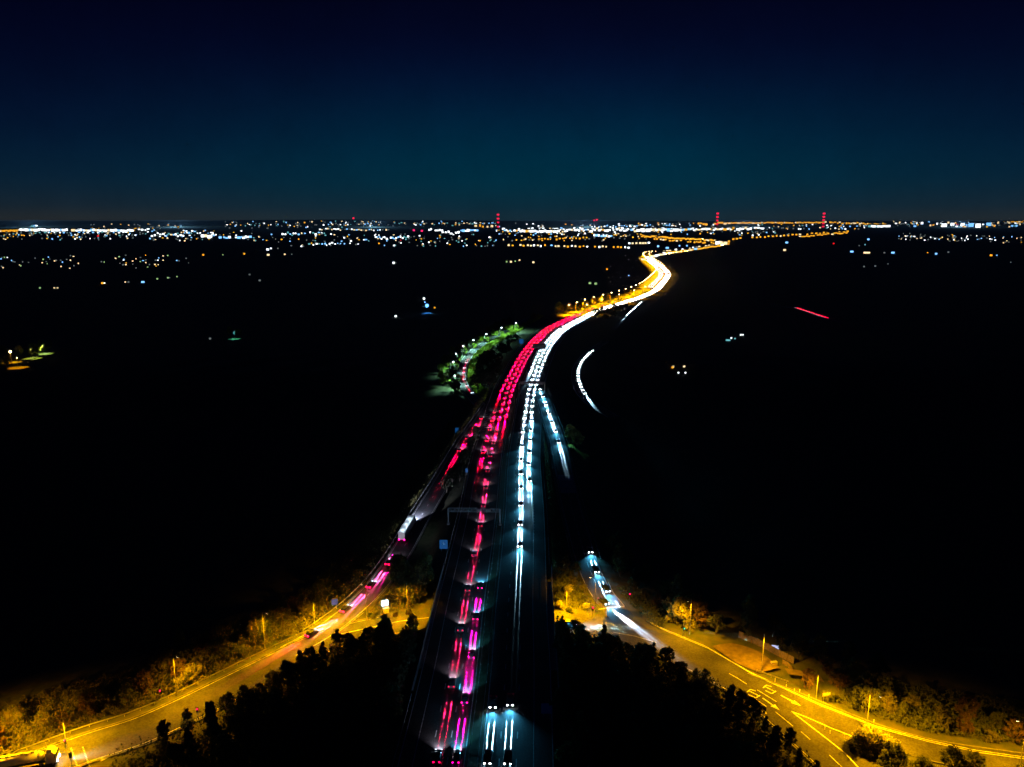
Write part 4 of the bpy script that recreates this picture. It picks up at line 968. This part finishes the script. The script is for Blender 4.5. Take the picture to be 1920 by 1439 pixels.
# countable, nearer lights first
singles = [(75, 540, 'cg', 3), (102, 540, 'cy', 2.5), (108, 540, 'cy', 2.5), (192, 531, 'ca', 4), (196, 531, 'cw', 2.5), (235, 529, 'cy', 2.5), (241, 529, 'cd', 3), (268, 529, 'cb', 6), (295, 523, 'cg', 3), (315, 521, 'cg', 3), (318, 521, 'cd', 2), (332, 519, 'cg', 2.5),
           (468, 515, 'cd', 3), (487, 526, 'cd', 4), (381, 478, 'ca', 3.5), (418, 478, 'cg', 2), (458, 476, 'ca', 3.5), (502, 468, 'cw', 5), (508, 466, 'cw', 3), (503, 478, 'cy', 5), (534, 477, 'cy', 3), (547, 477, 'cd', 2), (521, 466, 'cd', 2.5), (738, 493, 'cw', 4), (742, 493, 'cd', 2),
           (742, 593, 'cw', 4), (795, 560, 'cw', 4), (815, 577, 'ca', 3), (950, 491, 'cg', 3), (958, 491, 'cy', 4), (966, 490, 'cg', 2.5), (974, 488, 'cy', 3), (1000, 492, 'cy', 4), (1138, 505, 'ca', 3), (1106, 531, 'cg', 5), (1117, 532, 'cg', 5), (1179, 517, 'cb', 2),
           (394, 635, 'cd', 4), (1260, 689, 'ca', 6), (1371, 634, 'cw', 3), (1378, 635, 'ct', 3), (1389, 628, 'cw', 3), (1393, 628, 'cw', 2.5), (1365, 638, 'ct', 9), (1272, 699, 'cw', 3), (1285, 699, 'cw', 3),
           (1475, 455, 'cb', 5), (1471, 469, 'cy', 5), (1597, 472, 'cb', 6), (1625, 474, 'cy', 12), (1658, 474, 'cd', 3), (1674, 474, 'cb', 6), (1628, 449, 'cb', 4), (1622, 459, 'ct', 2.5), (1611, 461, 'cd', 2), (1620, 500, 'cd', 3), (1641, 499, 'cd', 3), (1665, 495, 'cd', 2), (1739, 474, 'ca', 2), (1755, 476, 'cb', 4), (1778, 473, 'cd', 3),
           (1858, 479, 'ca', 4), (1869, 479, 'cb', 2), (1563, 457, 'cr', 3), (1895, 492, 'cd', 2), (184, 443, 'cr', 3.5), (776, 432, 'cp', 4), (791, 433, 'cp', 4), (1251, 465, 'cb', 6), (1234, 462, 'cb', 4), (1274, 461, 'cb', 3), (1288, 461, 'cb', 3), (1304, 467, 'cb', 6)]
for x, y, k, s in singles:
    town_light(x, y, k, s, min(s, 4), 'small %s-lit building standing alone on the dark plain' % NAMES[k], 'lone lights on the dark plain')
# village on the left and on the right
for _ in range(70):
    x = R.choice([R.uniform(0, 120), R.uniform(80, 150), R.uniform(190, 360), R.uniform(220, 350)])
    town_light(x, R.gauss(490, 6.5), pick(dict(cy=3, cg=2, cd=5, cb=1.2, cw=1, ca=1.2)), R.uniform(1.5, 3), R.uniform(1.5, 3), 'COL-lit house in the village on the left plain', 'houses of the left village')
for _ in range(95):
    x = R.uniform(1685, 1920); town_light(x, 441 + (x - 1685) * .03 + R.uniform(-4, 9), pick(dict(cw=2, cy=3, cd=6, cb=1, ca=.7)), R.uniform(1.3, 2.6), R.uniform(1.3, 2.6), 'COL-lit house in the village on the right plain', 'houses of the right village')
# everything further: the town as one mass per colour
WH = dict(cw=8, cb=1.2, cy=2, ca=.8); MIXD = dict(cw=2, cb=1.5, cy=2, ca=2, cd=5, ct=1.5, cr=.1); AM = dict(ca=7, cy=1); CWH = dict(cw=6, cb=3, ct=2, cy=1)
L_, G_ = 'x', 'x'
def sc(*a, **k): scatter(*a, L_, G_, **k)
def row(x0, y0, x1, y1, gap, ws, wr, hr, jy=.6, skip=.12):
    x = x0
    while x < x1:
        if R.random() > skip:
            t = (x - x0) / (x1 - x0); town_light(x, y0 + (y1 - y0) * t + R.uniform(-jy, jy), pick(ws), R.uniform(*wr), R.uniform(*hr), single=False)
        x += gap * R.uniform(.75, 1.25)
row(0, 433, 34, 433, 4, AM, (3, 5), (3, 4.5)); row(32, 431, 250, 433, 4.5, WH, (3.5, 7), (3.5, 6), 1.2); row(40, 436, 240, 436, 9, CWH, (2, 4), (2, 3)); row(60, 424, 70, 423, 3, CWH, (3, 4), (2, 4))
sc(0, 260, 436, 450, 75, MIXD, (1.5, 2.6), (1.8, 3)); sc(170, 340, 420, 430, 40, dict(ca=3, cy=2, cd=6), (1.5, 2.6), (1.5, 3)); row(246, 431, 290, 430, 5, WH, (2, 5), (2, 4), 1.5)
row(285, 440, 345, 441, 5, CWH, (2.5, 4), (2.5, 4), 3); row(380, 443, 400, 441, 3.2, WH, (5, 6), (5, 7), 3, 0); row(350, 435, 380, 436, 5, CWH, (2, 4), (2, 4), 2); row(413, 446, 470, 445, 4.5, dict(cw=4, cb=3), (4, 7), (3, 5), 1, .1)
sc(260, 500, 432, 452, 60, MIXD, (1.5, 3), (1.5, 3)); sc(420, 700, 415, 428, 90, MIXD, (1.5, 3), (1.5, 3)); row(530, 438, 610, 437, 5, CWH, (2, 4), (2, 4), 2.2); row(580, 459, 640, 456, 5, CWH, (2, 4), (2, 4), 1.5)
row(600, 430, 730, 432, 4, dict(cy=3, cw=3, cd=2, cb=1), (2, 3.5), (2, 3), 1.2); sc(600, 930, 415, 424, 60, MIXD, (1.5, 3), (1.5, 2.6)); sc(500, 930, 438, 462, 130, MIXD, (1.5, 3), (1.5, 3))
row(705, 447, 770, 446, 3.5, CWH, (2, 4), (2, 4), 2.4); row(805, 431, 830, 432, 4, CWH, (2.5, 5), (2.5, 4), 2); row(830, 437, 862, 436, 5, WH, (3, 5), (3, 5), 2); row(866, 433, 895, 432, 4, dict(cw=3, cb=2), (4, 7), (3, 5.5), 1, .05)
row(892, 424, 925, 426, 7, dict(cy=1, ca=1), (3, 5), (3, 5), 2); row(944, 431, 1280, 431, 3.6, WH, (3, 6), (2.5, 5), 3.2, .06); row(985, 434, 1045, 434, 4, WH, (5, 9), (4, 5.5), 1, .05); row(1195, 431, 1275, 430, 3.6, WH, (5, 10), (4, 7), 1.4, .02)
row(1275, 431, 1430, 428, 4, WH, (3, 7), (3, 5), 1.6, .1); row(1110, 425, 1260, 423, 5, CWH, (2, 4), (2, 4), 2.2); row(1115, 441, 1150, 443, 3.2, dict(cw=3, cb=3, ct=1), (3, 5), (3, 5), 1.8)
sc(930, 1340, 418, 440, 150, dict(cw=3, cy=2, ca=3, cd=4, cb=1.5, cr=.15), (1.5, 3.4), (1.5, 3)); sc(930, 1240, 438, 452, 80, dict(ca=4, cd=4, cy=2, cb=1, cw=1), (1.6, 3.2), (1.6, 3))
row(930, 459, 1180, 464, 7, dict(ca=3, cy=4, cw=2, cb=1), (2.5, 4), (2.5, 4), 1, .25); row(1180, 457, 1220, 455, 6, dict(cy=2, cw=1), (3, 4.5), (3, 4.5), .5, 0); row(1010, 449, 1100, 446, 6, AM, (2.4, 3.6), (2.4, 3.6), 1.5, .2)
row(1205, 443, 1370, 453, 3.4, AM, (2.8, 4.5), (2.6, 4), 1.0, .05); row(1215, 448, 1370, 458, 4, AM, (2.5, 4), (2.2, 3.5), 1.2, .2); row(1345, 456, 1362, 457, 2.5, dict(cw=1, cy=1), (5, 8), (5, 8), 2.5, 0)
row(1240, 476, 1350, 461, 3.2, AM, (3, 4.5), (2.4, 3.6), .8, .05); row(1245, 472, 1345, 459, 6, dict(cy=2, cw=1), (3, 5), (2.4, 3.6), .8, .2); row(1205, 486, 1245, 476, 3, dict(cy=2, cw=2), (4, 6), (3, 5), 1, 0)
row(1358, 418.5, 1540, 417.5, 3.3, AM, (3, 5), (2.2, 3.4), .7, .05); row(1310, 420, 1360, 419, 5, AM, (3, 5), (3, 5), 1.5, .2); row(1375, 448, 1590, 434, 7, AM, (3, 4.2), (2.4, 3.4), .7, .25); row(1500, 444, 1590, 436, 4, AM, (3, 5), (2, 3), 1, .1)
row(1540, 417, 1665, 421, 4.2, dict(ca=4, cy=2, cd=1), (2.4, 4.5), (2.4, 4), 1.5, .1); row(1630, 424.5, 1668, 424.5, 3.4, CWH, (4, 6), (3.5, 5), .6, 0); sc(1420, 1640, 420, 430, 60, MIXD, (1.5, 3), (1.5, 3)); sc(1340, 1480, 427, 442, 45, MIXD, (1.5, 3), (1.5, 3))
row(1680, 421, 1920, 421, 7, dict(cw=3, cb=2, cy=2, ca=2, cd=3), (2, 4.5), (2, 5), 3.5, .1); row(1770, 422, 1860, 422, 17, dict(cb=1, cw=2), (6, 9), (6, 9), 1.5, 0); row(1885, 414.5, 1922, 415, 3.2, AM, (3, 5), (2.2, 3), .5, .0); sc(1670, 1920, 414, 426, 60, MIXD, (1.5, 3), (1.5, 3))
row(300, 447, 930, 452, 17, MIXD, (1.5, 3), (1.5, 3), 4, .2); row(740, 419, 930, 419, 5, dict(cd=3, cy=2, cb=1, ct=2), (1.6, 3.4), (1.6, 2.6), 1.2, .3)
sc(0, 420, 436, 442, 60, MIXD, (1.5, 2.6), (1.5, 3))
for k, mb in town.items():
    if mb.v:
        o = mb.build('town_lights', [M[k], M['shed']]); tag(o, '%s lights of the far town along the horizon' % NAMES[k], 'town lights', kind='stuff')
# the air itself, and unseen lights added above the town to make it glow
mb = MB(); mb.box((0, 9500, 53), (36000, 20200, 136)); hz = mb.build('haze', [bpy.data.materials.new('haze_air')]); tag(hz, kind='stuff')
hm_ = hz.data.materials[0]; hm_.use_nodes = True; t = hm_.node_tree; t.nodes.clear(); o_ = t.nodes.new('ShaderNodeOutputMaterial'); v_ = t.nodes.new('ShaderNodeVolumePrincipled')
v_.inputs['Color'].default_value = (.75, .85, .95, 1); v_.inputs['Density'].default_value = 3.5e-5; t.links.new(v_.outputs[0], o_.inputs['Volume'])
for i, (x, e) in enumerate(((60, 1.2), (330, 1.2), (700, 1), (1100, 1.5), (1400, 1), (1800, 1))):
    p = far_pt(x, 426); l = light_data('added_town_glow', 'POINT', (.25, .6, 1), 6e5 * e, 60); o = bpy.data.objects.new('added_town_glow', l); C.objects.link(o); o.location = (p[0], p[1], p[2] + 65)
# masts with red lamps
def mast(x, ytop, ybase, nl, lab, wpx=5, pair=0):
    p = far_pt(x, ybase); m = p[1] / FPX; h = (ybase - ytop) * m; root = empty('radio_mast', p); w_ = wpx * m * .25
    mb = MB()
    for sx_, sy in ((-1, -1), (1, -1), (1, 1), (-1, 1)): mb.tube((sx_ * w_, sy * w_, 0), (sx_ * w_ * .3, sy * w_ * .3, h), w_ * .12, w_ * .08, 5)
    for i in range(8):
        z0, z1 = h * i / 8, h * (i + 1) / 8; k0, k1 = 1 - .7 * i / 8, 1 - .7 * (i + 1) / 8
        for sy in (-1, 1): mb.tube((-w_ * k0, sy * w_ * k0, z0), (w_ * k1, sy * w_ * k1, z1), w_ * .07, n=4); mb.tube((w_ * k0, sy * w_ * k0, z0), (-w_ * k1, sy * w_ * k1, z1), w_ * .07, n=4)
    mb.build('lattice', M['redmast'], root)
    for i in range(nl):
        z = h * (1 - i * .9 / max(1, nl - 1)) if nl > 1 else h
        if i == 2 and nl == 4: z = h * .42
        mb = MB(); mb.tube((0, 0, z - m * 1.3), (0, 0, z + m * 1.3), m * (wpx * .42), n=10); mb.build('warning_lamp', M['redlamp'], root)
    tag(root, lab, 'mast')
mast(934, 404, 428, 4, 'red-lit lattice mast rising above the centre of the town'); mast(1344, 402, 430, 5, 'pinkish red-lit mast at the start of the amber lamp row on the horizon'); mast(1543, 402, 428, 5, 'orange-red lit mast near the end of the amber lamp row')
mast(663, 410, 420, 1, 'small mast with a single red lamp left of the town centre', 4); mast(1114, 414, 424, 1, 'first of two short red-lit masts over the bright white cluster', 4); mast(1119, 413, 424, 1, 'second of two short red-lit masts, slightly taller', 4)

# ------------------------------------------------------------------ lone lit places on the plain
def flood(x, y, h, col, e, lab, matk, hh=6, cone=95, z=-.5):
    p = gp(x, y, z); root = empty('floodlight_mast', p); mb = MB(); mb.tube((0, 0, 0), (0, 0, hh), .12, .08); mb.build('pole', M['post'], root)
    mb = MB(); mb.ball((0, 0, hh), h, 10); mb.build('lamp', M[matk], root); spot('lamp_light', light_data('flood', 'SPOT', col, e, .3, cone, .4), (0, 0, hh - h - .1), (0, 0, -1), root); tag(root, lab, 'floodlight')
flood(801, 588, 2.2, (.03, .2, 1), 3000, 'blue glaring floodlight in a dark yard left of the bend', 'bluelamp', 10)
flood(797, 575, .8, (.1, .3, .9), 500, 'small blue lamp above the glaring floodlight', 'bluelamp', 6)
flood(1264, 690, .7, (1, .5, .02), 2600, 'warm lamp over the lone yard right of the loop road', 'sodium', 5)
flood(22, 680, .9, (1, .45, .0), 2600, 'amber lamp beside the lane at the left edge', 'sodium', 9); flood(34, 690, .3, (1, .4, .0), 1800, 'second amber lamp further down the lane at the left edge', 'sodium', 8)
flood(60, 672, .3, (.7, .85, .1), 1400, 'greenish lamp among trees at the left edge', 'cg', 8); flood(82, 664, .3, (.6, .9, .2), 1800, 'greenish lamp by the hedge end at the left edge', 'cg', 8)
flood(440, 636, .6, (.1, .8, .7), 700, 'teal lamp over a small farmyard', 'ct', 7); flood(1076, 836, .3, (.2, .9, .5), 260, 'dim greenish lamp on the bank right of the exit slip', 'cg', 4, z=-.5)
LN = Path([gp(x, y, -.4) for x, y in [(-20, 681), (22, 683), (52, 674), (92, 661)]]); road('country_lane', LN, -3, 3, M['asphalt'], thick=.1)
L2 = Path([gp(x, y, -.37) for x, y in [(20, 702), (32, 692), (44, 677)]]); road('country_lane', L2, -2.5, 2.5, M['asphalt'], thick=.1)
for x, y in ((8, 672), (36, 670), (62, 668), (70, 665), (80, 661), (86, 659), (92, 657), (12, 690), (1070, 829), (1080, 838), (432, 630), (446, 632)):
    p = gp(x, y, -.5); tree(p[0], p[1], ('round', 'leaf_d'), 1.2, 'small lamp-lit tree beside a lone lamp on the plain', 'lone trees by the country lamps', z=-.6)
FR = Path([gp(x, y, -.37) for x, y in [(1440, 568), (1480, 577), (1515, 587), (1550, 597), (1580, 606)]]); road('far_lane', FR, -3, 3, M['asphalt'], thick=.1)
for k, (x, y) in enumerate([(x, 577 + (x - 1490) * .34) for x in range(1494, 1550, 5)]):
    o = bpy.data.objects.new('car', FAR['red', 'black']); C.objects.link(o); p = gp(x, y, -.37); o.location = p; o.rotation_euler = (0, 0, math.radians(118))
    tag(o, 'tiny car with red tail lights on the far lane right of the motorway', 'car', 'cars on the far lane')
# yard building right of the loop road
p = gp(1275, 690, -.5); root = empty('farm_building', p, .1)
mb = MB(); mb.box((0, 0, 2), (22, 8, 4)); mb.build('wall', M['brick'], root); mb = MB()
mb.face([(-11.5, -4.5, 3.9), (11.5, -4.5, 3.9), (11.5, 0, 6.2), (-11.5, 0, 6.2)]); mb.face([(-11.5, 0, 6.2), (11.5, 0, 6.2), (11.5, 4.5, 3.9), (-11.5, 4.5, 3.9)]); mb.build('roof', M['roof'], root)
for x in (-7, 2):
    mb = MB(); mb.box((x, -4.03, 1.8), (1.6, .06, 1.2)); mb.build('window', M['cy'], root)
tag(root, 'low farm building warmly lit by a yard lamp right of the loop road', 'building')
print('TREES', NT, 'CARS', ncar, 'BUILD', NB, 'LAMPS', ml, n1, n2)
